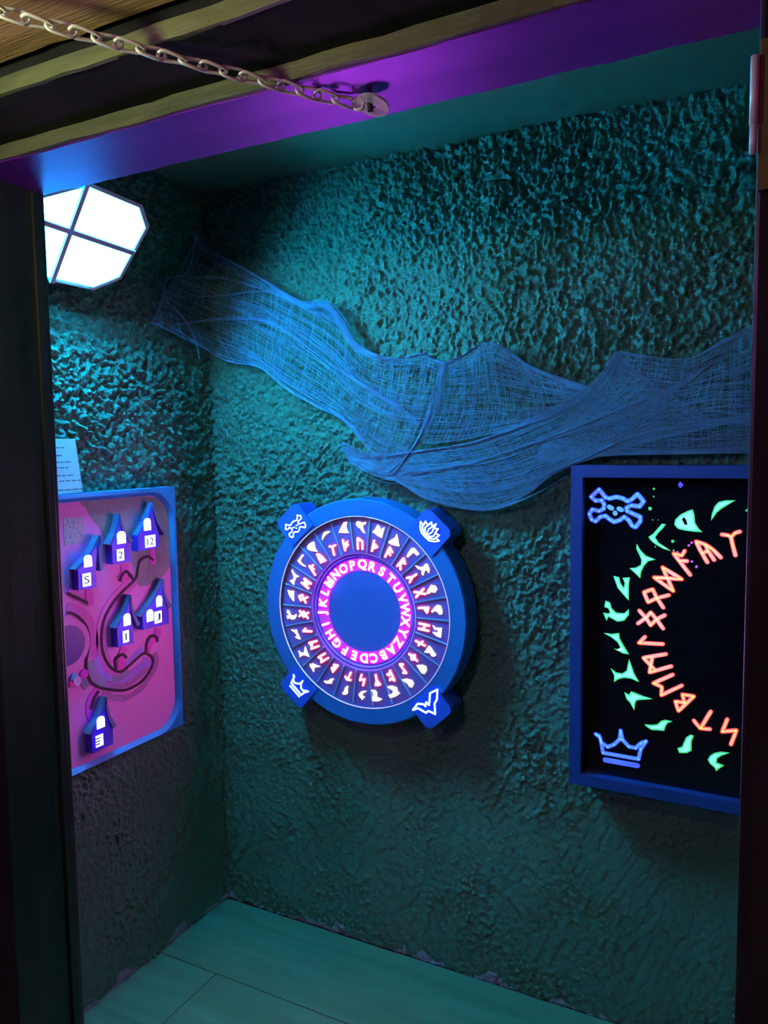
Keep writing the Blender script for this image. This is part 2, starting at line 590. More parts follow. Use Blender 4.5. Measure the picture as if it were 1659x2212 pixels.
# partition with the opening the camera looks through
OXL, OXR, OZ = -1.205, -0.0375, 2.008
tag(MB().box((-1.95, YF0 + 0.03, -0.018), (OXL - 0.10, YF1 - 0.02, ZC)).build('wall_front', 'darkwall'), 'dark partition beside the left post', kind='structure')
tag(MB().box((OXR + 0.12, YF0 + 0.03, -0.018), (1.2, YF1 - 0.02, ZC)).build('wall_front', 'darkwall'), 'dark partition beside the right post', kind='structure')
tag(MB().box((OXL - 0.10, YF0 + 0.03, OZ + 0.05), (OXR + 0.12, YF1 - 0.02, ZC)).build('wall_front', 'darkwall'), 'dark partition above the header beam', kind='structure')
lp = thing('trim_1', (OXL - 0.05, 0.93, 0), 'dark painted left post of the opening', kind='structure')
MB().box((OXL - 0.11, YF0, -0.018), (OXL, YF1, OZ + 0.05)).build('post', 'postpaint', lp, bevel=0.004)
MB().box((OXL - 0.001, YF1 - 0.030, -0.018), (OXL + 0.006, YF1 - 0.012, OZ)).build('stop_bead', 'postpaint', lp, bevel=0.002)
rp = thing('trim_2', (OXR + 0.05, 0.93, 0), 'dark painted right post of the opening', kind='structure')
MB().box((OXR, YF0, -0.018), (OXR + 0.13, YF1, OZ + 0.05)).build('post', 'postpaint', rp, bevel=0.004)
hb = thing('trim_3', (-0.62, 0.93, OZ), 'stepped header boards above the opening', kind='structure')


def rough_board(name, lo, hi, mat, wob, seed, parent, kzz=1.0):
    """a sawn board along X with slightly uneven lower edges"""
    n = 70
    r = np.random.default_rng(seed)
    x = np.linspace(lo[0], hi[0], n)

    def wv(s):
        return wob * (vnoise(x / 0.05, np.full(n, s), seed) - 0.5 + 0.6 * (vnoise(x / 0.015, np.full(n, s + 3.3), seed) - 0.5))
    prof = []
    for (yy, zz, ky, kz) in ((lo[1], lo[2], 1, kzz), (hi[1], lo[2], 1, kzz * 0.5), (hi[1], hi[2], 0, 0), (lo[1], hi[2], 1, 0)):
        prof.append(np.stack([x, yy + ky * wv(yy * 31 + zz * 17), zz + kz * wv(yy * 13 + zz * 29)], -1))
    V = np.stack(prof, 1).reshape(-1, 3)
    f = []
    for i in range(n - 1):
        for k in range(4):
            a, b = i * 4 + k, i * 4 + (k + 1) % 4
            f.append((a, a + 4, b + 4, b))
    f += [(0, 1, 2, 3), tuple((n - 1) * 4 + k for k in (3, 2, 1, 0))]
    return MB().add(V, f).build(name, mat, parent)


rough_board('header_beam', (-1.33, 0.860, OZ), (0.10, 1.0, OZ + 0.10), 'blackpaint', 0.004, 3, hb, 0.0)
rough_board('header_facing', (-1.9, 0.853, OZ + 0.002), (0.9, 0.862, OZ + 0.030), 'greenpaint', 0.005, 5, hb)
rough_board('header_board', (-1.9, 0.742, OZ + 0.024), (0.9, 0.855, OZ + 0.075), 'darkwall', 0.006, 7, hb)
rough_board('header_facing', (-1.9, 0.737, OZ + 0.024), (0.9, 0.744, OZ + 0.045), 'greenpaint', 0.005, 9, hb)
rough_board('header_board', (-1.9, 0.58, OZ + 0.056), (0.9, 0.727, OZ + 0.11), 'rawwood', 0.006, 11, hb)
# hinge on the right post
hg = thing('hinge', (OXR - 0.002, 0.853, 1.78), 'small metal hinge on the upper right post', 'hinge')
MB().tube([(OXR - 0.003, 0.853, 1.852), (OXR - 0.003, 0.853, 1.915)], 0.0042, 10).build('hinge_pin', 'hinge', hg, smooth=True)
MB().tube([(OXR - 0.003, 0.853, 1.825), (OXR - 0.003, 0.853, 1.851)], 0.0036, 10).build('hinge_knuckle', 'hinge', hg, smooth=True)
MB().box((OXR + 0.001, 0.853, 1.79), (OXR + 0.03, 0.860, 1.93)).build('hinge_leaf', 'brass', hg, bevel=0.001)

# ------------------------------------------------------------------ chain and its anchor under the header
A = np.array([-0.502, 0.930, OZ - 0.006])
wd = thing('chain_anchor', (A[0], A[1], OZ), 'round zinc washer and eye bolt under the purple header', 'washer')


def washer(c, nrm, R, r, t):
    nrm = np.array(nrm, float)
    nrm /= np.linalg.norm(nrm)
    e1 = np.cross(nrm, [0, 1, 0.2])
    e1 /= np.linalg.norm(e1)
    e2 = np.cross(nrm, e1)
    n = 36
    ring = lambda rad, h: [c + h * nrm + rad * (math.cos(2 * math.pi * i / n) * e1 + math.sin(2 * math.pi * i / n) * e2) for i in range(n)]
    V = ring(R, 0) + ring(R, t) + ring(r, t) + ring(r, 0)
    f = []
    for k in range(4):
        for i in range(n):
            a, b = k * n + i, k * n + (i + 1) % n
            c2, d2 = ((k + 1) % 4) * n + (i + 1) % n, ((k + 1) % 4) * n + i
            f.append((a, b, c2, d2))
    return MB().add(V, f)


wc = np.array([A[0] + 0.004, A[1] + 0.006, OZ - 0.012])
washer(wc, (-0.12, -0.30, -1.0), 0.022, 0.0045, 0.003).build('washer', 'washer', wd)
MB().tube([(A[0], A[1], OZ + 0.01), (A[0] + 0.002, A[1] + 0.003, OZ - 0.022)], 0.0038, 10).build('bolt', 'hole', wd)
eye = [A + np.array([-0.012, -0.004, -0.006]) + 0.008 * np.array([math.cos(t), 0.2 * math.cos(t), math.sin(t)]) for t in np.linspace(0, 2 * math.pi, 15)[:-1]]
MB().tube(eye, 0.0022, 7, closed=True).build('eye_ring', 'steel', wd, smooth=True)

B = onp(0, 22, 1, 0.60)
start = A + np.array([-0.020, -0.006, -0.005])
ddir = (B - start) / np.linalg.norm(B - start)
end = B + ddir * 0.12
total = np.linalg.norm(end - start)
ch = thing('chain', tuple(end), 'silver steel link chain running to the washer under the header', 'chain')
pitch = 0.0235
nl = int(total / pitch)


def link_mesh():
    """one link along local X: straight sides, round ends, slightly twisted"""
    L, Wd, r = 0.0165, 0.0070, 0.0022
    p = []
    for t in np.linspace(-math.pi / 2, math.pi / 2, 6):
        p.append((L - Wd + Wd * math.cos(t), Wd * math.sin(t), 0))
    for t in np.linspace(math.pi / 2, 3 * math.pi / 2, 6):
        p.append((-(L - Wd) + Wd * math.cos(t), Wd * math.sin(t), 0))
    p = [(x, yy, 0.0012 * math.copysign(1, x) * yy / Wd) for x, yy, z in p]
    b = MB().tube(p, r, 6, closed=True)
    me = bpy.data.meshes.new('chain_link')
    me.from_pydata(b.v, [], b.f)
    me.materials.append(MT['steel'])
    me.polygons.foreach_set('use_smooth', [True] * len(me.polygons))
    return me


lm = link_mesh()
ex = ddir
ey = np.cross([0, 0, 1], ex)
ey /= np.linalg.norm(ey)
ez = np.cross(ex, ey)
for i in range(nl):
    s = (i + 0.5) / nl
    c = start + (end - start) * s + np.array([0, 0, -0.002 * 4 * s * (1 - s)])
    roll = (0.35 if i % 2 else 0.35 + math.pi / 2) + random.uniform(-0.22, 0.22)
    a = math.cos(roll) * ey + math.sin(roll) * ez
    b = np.cross(ex, a)
    o = bpy.data.objects.new('chain_link', lm)
    COL.objects.link(o)
    o.parent = ch
    mm = Matrix.Identity(4)
    for k in range(3):
        mm[k][0], mm[k][1], mm[k][2], mm[k][3] = ex[k], a[k], b[k], (c - end)[k]
    o.matrix_local = mm

# ------------------------------------------------------------------ bulkhead lamp
ang = math.radians(41)
dA = np.array([math.sin(ang), 0, math.cos(ang)])
dN = np.array([math.cos(ang), 0, -math.sin(ang)])
dY = np.array([0, 1.0, 0])
LC = CAM + ray(152, 500) * (1.335 / ray(152, 500)[1])
lampo = thing('bulkhead_lamp', tuple(LC - dN * 0.06), 'glowing cyan octagonal bulkhead lamp with cross bars in the corner', 'lamp')
octo = []
for q in ((190, 393), (308, 443), (323, 490), (262, 603), (203, 627)):      # corners in view
    d_ = ray(*q)
    X_ = CAM + d_ * (((LC - CAM) @ dN) / (d_ @ dN))
    octo.append(((X_ - LC) @ dY, (X_ - LC) @ dA))
octo += [(-0.045, octo[4][1]), (-0.118, -0.085), (-0.120, 0.060)]           # hidden end behind the post


def lp3(u, v, n):
    return LC + u * dY + v * dA + n * dN


cu, cv = 0.045, -0.004


def scl(k):
    return [(cu + (u - cu) * k, cv + (v - cv) * k) for u, v in octo]


def loft(rings, mi=0):
    n = len(rings[0])
    V = [p for r in rings for p in r]
    f = []
    for i in range(len(rings) - 1):
        for k in range(n):
            f.append((i * n + k, i * n + (k + 1) % n, (i + 1) * n + (k + 1) % n, (i + 1) * n + k))
    return V, f


# housing tray (open to the front)
V, f = loft([[lp3(u, v, -0.055) for u, v in scl(0.80)], [lp3(u, v, -0.004) for u, v in scl(1.0)], [lp3(u, v, 0.0) for u, v in scl(1.0)], [lp3(u, v, 0.002) for u, v in scl(0.93)], [lp3(u, v, -0.014) for u, v in scl(0.922)]])
n8 = 8
MB().add(V, f + [tuple(range(7, -1, -1))]).build('housing', 'lamphouse', lampo)
V, f = loft([[lp3(u, v, -0.012) for u, v in scl(0.925)], [lp3(u, v, -0.001) for u, v in scl(0.918)], [lp3(u, v - 0.010, 0.006) for u, v in scl(0.80)]])
MB().add(V, f + [tuple(range(16, 24))]).build('diffuser', 'diffuser', lampo)


def bar(p, q, w, name='guard_bar'):
    p, q = np.array(p), np.array(q)
    t = (q - p) / np.linalg.norm(q - p)
    nrm = np.array([-t[1], t[0]]) * w
    poly = [lp3(*(p + nrm), 0.007), lp3(*(q + nrm), 0.007), lp3(*(q - nrm), 0.007), lp3(*(p - nrm), 0.007)]
    MB().prism(poly, dN * 0.006).build(name, 'lampbar', lampo)


def uv_of(q, n_):
    d_ = ray(*q)
    X_ = CAM + d_ * (((LC + dN * n_ - CAM) @ dN) / (d_ @ dN)) - LC
    return np.array([X_ @ dY, X_ @ dA])


a1, a2 = uv_of((189, 398), 0.010), uv_of((152, 500), 0.010)
bar(a1, a2 + (a2 - a1) * 1.16, 0.0062)
b1, b2 = uv_of((290, 547), 0.010), uv_of((152, 500), 0.010)
bar(b1, b2 + (b2 - b1) * 0.55, 0.0062)
# bracket back to the wall
bp0 = lp3(cu, cv - 0.05, -0.055)
MB().tube([bp0, (XL + 0.012, bp0[1], bp0[2] + 0.01)], 0.012, 10).build('bracket', 'lamphouse', lampo)
MB().box((XL - 0.002, bp0[1] - 0.04, bp0[2] - 0.03), (XL + 0.014, bp0[1] + 0.04, bp0[2] + 0.05)).build('mounting_plate', 'lamphouse', lampo, bevel=0.003)

# ------------------------------------------------------------------ strokes and glyph shapes
# crops of measured positions: (origin x, origin y, scale)
G1 = (1250, 1030, 409 / 1659)
G2 = (1250, 1340, 409 / 1659)
W3 = (580, 1080, 250 / 1659)
W4 = (760, 1080, 250 / 1659)
W6 = (760, 1310, 250 / 1659)
CA = (120, 1060, 280 / 1659)
CB = (120, 1240, 280 / 1659)
CC = (120, 1440, 280 / 1659)


def px(c, pts):
    return [(c[0] + x * c[2], c[1] + yy * c[2]) for x, yy in pts]


def onY(c, pts, Yp):
    return [tuple(onp(*q, 1, Yp)[[0, 2]]) for q in px(c, pts)]


def stroke_polys(line, w):
    """rounded flat stroke outline pieces of a 2D polyline"""
    out = []
    P = [np.array(p, float) for p in line]
    for a, b in zip(P[:-1], P[1:]):
        t = b - a
        L = np.linalg.norm(t)
        if L < 1e-9:
            continue
        t /= L
        nrm = np.array([-t[1], t[0]])
        th = np.linspace(-math.pi / 2, math.pi / 2, 5)
        e = [b + w * (math.cos(x) * t + math.sin(x) * nrm) for x in th]
        s = [a - w * (math.cos(x) * t + math.sin(x) * nrm) for x in th]
        out.append(e + s)
    return out


def inset(poly, d):
    P = [np.array(p, float) for p in poly]
    n = len(P)
    area = sum(P[i][0] * P[(i + 1) % n][1] - P[(i + 1) % n][0] * P[i][1] for i in range(n))
    sg = 1 if area > 0 else -1
    out = []
    for i in range(n):
        a, b, c = P[i - 1], P[i], P[(i + 1) % n]
        t1 = (b - a) / (np.linalg.norm(b - a) + 1e-9)
        t2 = (c - b) / (np.linalg.norm(c - b) + 1e-9)
        n1, n2 = sg * np.array([-t1[1], t1[0]]), sg * np.array([-t2[1], t2[0]])
        m = n1 + n2
        L = np.linalg.norm(m)
        if L < 0.35:
            m = -(t2 - t1)
            m = -m / (np.linalg.norm(m) + 1e-9)
            out.append(b + m * d * 1.6 if False else b + (c - b + a - b) / (np.linalg.norm(c - b + a - b) + 1e-9) * d * 2.2)
        else:
            out.append(b + m / L * d * min(2.0, 2 / L))
    return out


def relief_strokes(lines, w, Yp, h, mats, name, parent, core=0.45):
    b = MB()
    for ln in lines:
        for poly in stroke_polys(ln, w):
            b.prism([(x, Yp, z) for x, z in poly], (0, -h, 0), 0)
        for poly in stroke_polys(ln, w * core):
            b.prism([(x, Yp - h * 0.5, z) for x, z in poly], (0, -h * 0.5 - 0.0005, 0), 1)
    return b.build(name, mats, parent)


def relief_poly(poly, d, Yp, h, mats, name, parent):
    b = MB()
    b.prism([(x, Yp, z) for x, z in poly], (0, -h, 0), 0)
    b.prism([(x, Yp - h * 0.5, z) for x, z in inset(poly, d)], (0, -h * 0.5 - 0.0005, 0), 1)
    return b.build(name, mats, parent)


RUNES = {  # strokes as measured on the dark panel (first crop letter set), index = step round the ring
    -2: (G1, [[(1255, 505), (1310, 512), (1335, 528)], [(1412, 480), (1370, 492), (1335, 528), (1350, 600), (1374, 688)]]),
    -3: (G1, [[(1128, 748), (1080, 668), (1028, 566), (1110, 592), (1180, 640), (1246, 706)], [(1080, 668), (1135, 650), (1188, 728)], [(1110, 592), (1135, 650)]]),
    -4: (G1, [[(832, 672), (978, 858)], [(832, 672), (905, 690), (930, 650)], [(880, 735), (950, 738)]]),
    -5: (G1, [[(735, 792), (905, 897), (660, 880), (830, 1000), (735, 792)]]),
    -6: (G1, [[(742, 1145), (685, 1062), (650, 985), (572, 1010), (610, 1098), (685, 1062), (792, 1036)]]),
    -7: (G1, [[(532, 1172), (590, 1235), (632, 1300), (682, 1248), (755, 1212)], [(520, 1284), (590, 1235), (632, 1188), (682, 1248), (740, 1328)]]),
    -8: (G2, [[(582, 145), (528, 197), (738, 207)]]),
    -9: (G2, [[(765, 295), (568, 328), (665, 430)], [(812, 402), (622, 455), (645, 325)]]),
    -10: (G2, [[(825, 475), (655, 550), (730, 582), (725, 655), (905, 570)]]),
    -11: (G2, [[(1010, 665), (875, 792), (848, 710), (930, 722), (908, 648), (1010, 665)]]),
    -12: (G2, [[(1158, 798), (1068, 945)], [(1010, 878), (1066, 945), (1150, 952)]]),
    -13: (G2, [[(1302, 866), (1258, 975), (1382, 962), (1335, 1085)]]),
}
GLYPHS = {
    -2: (G1, [(1160, 385), (1165, 330), (1190, 260), (1225, 220), (1290, 205), (1375, 205), (1310, 245), (1260, 275), (1215, 310)]),
    -3: (G1, [(1000, 285), (1015, 330), (1020, 400), (1050, 450), (1085, 485), (1010, 480), (930, 470), (870, 455), (838, 420), (845, 375), (890, 330), (950, 300)]),
    -4: (G1, [(610, 525), (650, 500), (690, 455), (730, 410), (765, 415), (740, 450), (700, 490), (672, 530), (700, 575), (760, 615), (810, 650), (740, 630), (670, 590), (630, 555)]),
    -5: (G1, [(510, 585), (540, 640), (590, 690), (675, 725), (610, 740), (575, 780), (550, 830), (540, 890), (500, 850), (445, 800), (500, 795), (545, 770), (550, 730), (530, 680), (505, 630)]),
    -6: (G1, [(305, 868), (355, 880), (368, 930), (395, 972), (404, 930), (385, 885), (450, 880), (440, 950), (440, 1085), (390, 1030), (340, 970)]),
    -7: (G1, [(235, 1085), (275, 1100), (290, 1150), (330, 1190), (400, 1195), (440, 1158), (440, 1210), (400, 1260), (340, 1270), (290, 1240), (262, 1226), (245, 1262), (215, 1190), (262, 1197), (275, 1185), (260, 1152), (225, 1140)]),
    -8: (G2, [(220, 110), (290, 118), (355, 110), (362, 160), (390, 210), (442, 297), (390, 290), (310, 248), (350, 252), (365, 235), (340, 190), (290, 150)]),
    -9: (G2, [(442, 340), (465, 400), (490, 470), (530, 540), (460, 510), (400, 503), (350, 515), (310, 542), (310, 480), (280, 418), (330, 455), (380, 465), (420, 440), (430, 390)]),
    -10: (G2, [(400, 628), (440, 650), (460, 620), (510, 640), (560, 660), (648, 688), (570, 695), (510, 700), (495, 730), (488, 788), (450, 720), (420, 690)]),
    -11: (G2, [(575, 910), (640, 915), (690, 910), (720, 880), (760, 870), (822, 885), (780, 900), (765, 925), (750, 968), (690, 962), (640, 960), (600, 935)]),
    -12: (G2, [(980, 1000), (1010, 1010), (990, 1060), (990, 1140), (950, 1162), (880, 1162), (865, 1120), (905, 1105), (920, 1070), (940, 1025)]),
    -13: (G2, [(1130, 1220), (1150, 1185), (1190, 1160), (1250, 1150), (1322, 1160), (1250, 1185), (1215, 1210), (1210, 1245), (1275, 1270), (1230, 1300), (1205, 1322), (1190, 1290), (1150, 1255)]),
}
WGLYPHS = {  # outlines measured on the wheel
    -1: (W3, [(1000, 470), (1050, 370), (1075, 320), (1120, 315), (1105, 380), (1120, 430), (1145, 475)]),
    0: (W4, [(55, 340), (75, 305), (110, 310), (130, 330), (200, 315), (190, 345), (150, 370), (155, 410), (185, 480), (150, 460), (120, 410), (75, 385)]),
    1: (W4, [(290, 460), (330, 420), (365, 355), (395, 390), (410, 430), (465, 390), (440, 480), (425, 545), (370, 520), (340, 490)]),
    2: (W4, [(640, 490), (655, 560), (675, 665), (610, 655), (540, 630), (520, 600), (570, 565), (610, 545)]),
    3: (W4, [(780, 805), (810, 750), (850, 690), (890, 690), (960, 775), (930, 800), (880, 750), (840, 790), (800, 825)]),
    4: (W4, [(905, 940), (970, 965), (1020, 960), (1050, 915), (1080, 920), (1110, 1000), (1100, 1050), (1075, 1010), (1040, 1010), (1020, 1085), (995, 1060), (1000, 1010), (950, 990)]),
    5: (W4, [(1065, 1330), (1100, 1270), (1130, 1220), (1190, 1230), (1220, 1280), (1190, 1330), (1130, 1320), (1100, 1350)]),
    6: (W4, [(1135, 1600), (1180, 1540), (1220, 1505), (1270, 1520), (1290, 1580), (1290, 1640), (1250, 1645), (1230, 1610), (1180, 1590), (1150, 1620)]),
    7: (W6, [(1155, 270), (1200, 310), (1285, 310), (1270, 450), (1200, 420), (1155, 370), (1230, 380), (1235, 340), (1180, 330)]),
    8: (W6, [(1035, 660), (1100, 565), (1130, 590), (1160, 640), (1205, 700), (1180, 720), (1140, 715), (1120, 670)]),
    9: (W6, [(925, 845), (1000, 840), (1060, 860), (1070, 920), (1040, 970), (1000, 960), (960, 900)]),
    10: (W6, [(715, 1050), (780, 1040), (860, 1060), (885, 1110), (860, 1165), (820, 1150), (800, 1110), (760, 1085)]),
    11: (W6, [(505, 1150), (570, 1140), (640, 1165), (650, 1220), (685, 1250), (630, 1290), (550, 1315), (520, 1270), (580, 1255), (590, 1210), (540, 1180)]),
    12: (W6, [(270, 1200), (330, 1205), (355, 1240), (350, 1300), (430, 1335), (380, 1360), (300, 1360), (285, 1310), (310, 1270), (300, 1230)]),
}
FUTHORC = {  # remaining runes, strokes in a unit box, top = outwards
    0: [[(-.25, 0), (-.25, 1), (.25, .7), (.25, 0)]],
    1: [[(-.2, 0), (-.2, 1)], [(-.2, .8), (.25, .5), (-.2, .2)]],
    2: [[(-.2, 0), (-.2, 1), (.25, .75)], [(-.2, .65), (.2, .4)]],
    3: [[(-.2, 0), (-.2, 1), (.25, .75), (-.2, .5), (.25, 0)]],
    4: [[(.25, 0), (0, .5), (-.22, 0)], [(0, .5), (0, 1)]],
    5: [[(-.25, 0), (.25, 1)], [(.25, 0), (-.25, 1)]],
    6: [[(-.2, 0), (-.2, 1), (.25, .8), (-.2, .55)]],
    7: [[(-.25, 0), (-.25, 1)], [(.25, 0), (.25, 1)], [(-.25, .7), (.25, .35)]],
    8: [[(0, 0), (0, 1)], [(-.25, .65), (.25, .4)]],
    9: [[(0, 0), (0, 1)], [(0, .75), (.25, .5), (0, .25), (-.25, .5), (0, .75)]],
    10: [[(-.25, .2), (0, 0), (0, 1), (.25, .8)]],
    11: [[(.25, .8), (.1, .65), (-.2, 1), (-.2, 0), (.1, .35), (.25, .2)]],
    12: [[(0, 0), (0, 1)], [(-.25, .95), (0, .5), (.25, .95)]],
    -1: [[(-.2, 0), (-.2, 1)], [(-.2, .45), (.25, .75)], [(-.2, .15), (.25, .45)]],
}
STEP = 2 * math.pi / 26
YP = 1.945                     # face of the dark panel
PR = {k: [onY(c, ln, YP) for ln in lines] for k, (c, lines) in RUNES.items()}
PG = {k: onY(c, pts, YP) for k, (c, pts) in GLYPHS.items()}
# centre, radius and step of the panel's own ring
cents = {k: np.mean([p for ln in lines for p in ln], axis=0) for k, lines in PR.items()}
cc = np.array(list(cents.values()))
sol = np.linalg.lstsq(np.c_[2 * cc, np.ones(len(cc))], (cc ** 2).sum(1), rcond=None)[0]
PXC, PZC = sol[:2]
PRAD = math.sqrt(sol[2] + PXC ** 2 + PZC ** 2)
angs = {k: math.atan2(c[0] - PXC, c[1] - PZC) for k, c in cents.items()}
a_first = angs[-2]
a_last = angs[-13] if angs[-13] < 0 else angs[-13] - 2 * math.pi
NREST = max(8, round((2 * math.pi - (a_first - a_last)) / ((a_first - a_last) / 11)) - 1)
PSTEP = (2 * math.pi - (a_first - a_last)) / (NREST + 1)
REST = [-1, 0, 1, 2, 3, 4, 5, 6, 7, 8, 9, 10, 11, 12][:NREST]
PANG = {k: a_first + (i + 1) * PSTEP for i, k in enumerate(REST)}
gr = np.mean([np.linalg.norm(np.mean(p, axis=0) - np.array([PXC, PZC])) for p in PG.values()])


def rot(p, a):
    """rotate local (x, up) clockwise by a, as seen from the room"""
    return np.array([p[0] * math.cos(a) + p[1] * math.sin(a), -p[0] * math.sin(a) + p[1] * math.cos(a)])


def to_local(pts, cx, cz, k):
    """centre on own middle and turn so that outwards is up"""
    P = np.array(pts)
    m = (P.max(0) + P.min(0)) / 2
    return [rot(p - m, -k * STEP) for p in P], m


# ------------------------------------------------------------------ cipher wheel
WX, WZ, WR = -1.093, 1.069, 0.331
YW = 1.93
wh = thing('cipher_wheel', (WX, YB - 0.02, WZ), 'round blue cipher wheel with glowing pink letters and runes on the wall', 'puzzle wheel')


def revolve(profile, n=96, mi=0):
    """profile: (radius, Y) list, closed, about the wheel's axis"""
    V, f = [], []
    m = len(profile)
    for i in range(n):
        a = 2 * math.pi * i / n
        for r, yy in profile:
            V.append((WX + r * math.sin(a), yy, WZ + r * math.cos(a)))
    for i in range(n):
        for k in range(m):
            j = (i + 1) % n
            f.append((i * m + k, i * m + (k + 1) % m, j * m + (k + 1) % m, j * m + k))
    return V, f


YPL, YH = 1.941, 1.953
V, f = revolve([(0.279, YB - 0.006), (WR, YB - 0.006), (WR, YW + 0.004), (WR - 0.004, YW), (0.283, YW), (0.279, YW + 0.003)])
o = MB().add(V, f).build('rim', 'wheelblue', wh, smooth=False)
V, f = revolve([(0.170, 1.96), (0.279, 1.96), (0.279, YPL), (0.174, YPL), (0.170, YPL + 0.002)])
MB().add(V, f).build('symbol_plate', 'plate', wh)
V, f = revolve([(0.0005, 1.965), (0.1695, 1.965), (0.1695, YH - 0.007), (0.1640, YH - 0.007), (0.1600, YH), (0.0005, YH)])
MB().add(V, f).build('letter_hub', 'hub', wh)
# added glowing ring that stands for the letters' magenta halo
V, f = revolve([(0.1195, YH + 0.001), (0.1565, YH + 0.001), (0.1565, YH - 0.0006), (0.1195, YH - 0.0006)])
MB().add(V, f).build('letter_halo', 'band', wh)
# thin edge of the cover disc, its highlight put in as a glow
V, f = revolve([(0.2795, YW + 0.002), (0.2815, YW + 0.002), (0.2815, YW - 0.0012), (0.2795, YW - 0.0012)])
MB().add(V, f).build('cover_edge', 'edge_highlight', wh)


def wp(k, r, x, z):
    """point of a symbol: k steps clockwise from the top, radius r, local offset"""
    return tuple(rot((x, r + z), k * STEP) + np.array([WX, WZ]))


for k in range(26):
    a = (k + 0.5)
    poly = [wp(a, 0.176, -0.0016, 0), wp(a, 0.176, 0.0016, 0), wp(a, 0.276, 0.0016, 0), wp(a, 0.276, -0.0016, 0)]
    MB().prism([(x, YPL, z) for x, z in poly], (0, -0.004, 0)).build('divider', 'divider', wh)
fcu = bpy.data.curves.new('letter', 'FONT')
fob = bpy.data.objects.new('letter', fcu)


def text_mesh(ch, size, extrude=0.0, fat=0.0):
    """outline mesh of a character in local x, up; centred"""
    fcu.body = ch
    fcu.size = size
    fcu.extrude = 0.0
    fcu.offset = fat
    fcu.align_x = 'LEFT'
    fcu.resolution_u = 3
    dg = bpy.context.evaluated_depsgraph_get()
    dg.update()
    me = bpy.data.meshes.new_from_object(fob.evaluated_get(dg))
    bm = bmesh.new()
    bm.from_mesh(me)
    bmesh.ops.remove_doubles(bm, verts=bm.verts, dist=1e-6)
    r = bmesh.ops.extrude_face_region(bm, geom=bm.faces[:])
    for v in r['geom']:
        if isinstance(v, bmesh.types.BMVert):
            v.co.z += 1.0
    top = {f for f in bm.faces if all(v.co.z > 0.5 for v in f.verts)}
    bm.verts.index_update()
    V = np.array([v.co[:] for v in bm.verts])
    F_ = [tuple(v.index for v in f.verts) for f in bm.faces]
    T = [1 if f in top else 0 for f in bm.faces]
    bm.free()
    bpy.data.meshes.remove(me)
    V[:, :2] -= (V[:, :2].max(0) + V[:, :2].min(0)) / 2
    return V, F_, T


COL.objects.link(fob)
bpy.context.view_layer.update()
letters = 'QRSTUVWXYZABCDEFGHIJKLMNOP'
for k, chh in enumerate(letters):
    V, F_, T = text_mesh(chh, 0.037, fat=0.0009)
    b = MB()
    pts = []
    for x, yy, z in V:
        q = rot((x, 0.138 + yy), k * STEP) + np.array([WX, WZ])
        pts.append((q[0], YH - 0.0045 * z, q[1]))
    b.add(pts, F_)
    b.m = T
    b.build('letter', ['pink_edge', 'pink_core'], wh)

RH = 0.030
for k in range(-13, 13):
    # red runes on the inner track
    if k in FUTHORC:
        lines = [[wp(k, 0.186, x * RH, z * RH) for x, z in ln] for ln in FUTHORC[k]]
    else:
        P = [p for ln in PR[k] for p in ln]
        loc, mid = to_local(P, 0, 0, k)
        s = RH / 0.060 * 1.02
        lines, i = [], 0
        for ln in PR[k]:
            lines.append([wp(k, 0.201, *(loc[i + j] * s)) for j in range(len(ln))])
            i += len(ln)
    relief_strokes(lines, 0.0036, YPL, 0.0040, ['red_edge', 'red_core'], 'rune', wh, core=0.62)
    # pale glyphs on the outer track
    if k in WGLYPHS:
        c, pts = WGLYPHS[k]
        poly = onY(c, pts, YPL - 0.004)
        m = np.mean(poly, axis=0)
        rr = np.linalg.norm(m - np.array([WX, WZ]))
    else:
        loc, mid = to_local(PG[k], 0, 0, k)
        s = 0.56
        poly = [wp(k, 0.247, *(p * s)) for p in loc]
    relief_poly(poly, 0.0012, YPL, 0.0040, ['glyph_edge', 'glyph_core'], 'glyph', wh)

SKULL = [[(180, 110), (235, 180), (270, 190), (330, 175), (390, 190), (430, 215), (470, 195), (515, 150), (570, 215), (535, 260), (465, 250), (420, 270), (425, 300), (470, 320), (540, 350), (540, 390), (500, 440), (470, 430), (440, 380), (400, 350), (360, 380), (310, 395), (270, 370), (235, 340), (190, 350), (150, 390), (115, 375), (95, 325), (120, 285), (180, 300), (220, 280), (225, 240), (200, 205), (150, 210), (110, 175), (180, 110)]]
SKULL_EYES = [[(268, 262), (292, 276)], [(352, 278), (378, 290)], [(318, 314), (322, 322)]]
CROWN = [[(150, 995), (182, 1010), (200, 1070), (255, 1108), (310, 1088), (362, 1040), (368, 965), (385, 1045), (440, 1105), (500, 1118), (545, 1078), (592, 1058), (545, 1125), (525, 1215), (215, 1160), (190, 1030), (150, 995)]]
CROWN_BASE = [[(232, 1222), (515, 1272)]]
LOTUS = [[(0, -.45), (-.35, -.42), (-.65, -.22), (-.85, .05), (-.55, .02), (-.62, .3), (-.32, .22), (-.3, .55), (-.1, .38), (0, .68), (.1, .38), (.3, .55), (.32, .22), (.62, .3), (.55, .02), (.85, .05), (.65, -.22), (.35, -.42), (0, -.45)],
         [(0, -.42), (-.14, .1), (0, .62)], [(0, -.42), (.14, .1), (0, .62)], [(-.05, -.42), (-.38, 0), (-.3, .5)], [(.05, -.42), (.38, 0), (.3, .5)],
         [(-.1, -.42), (-.55, -.1), (-.62, .28)], [(.1, -.42), (.55, -.1), (.62, .28)]]
BAT = [[(1230, 1190), (1225, 1330), (1190, 1390), (1200, 1540), (1100, 1495), (1068, 1522), (1010, 1490), (955, 1455), (880, 1480), (950, 1390), (1035, 1402), (1060, 1430), (1070, 1370), (1110, 1410), (1120, 1330), (1125, 1240), (1230, 1190)]]


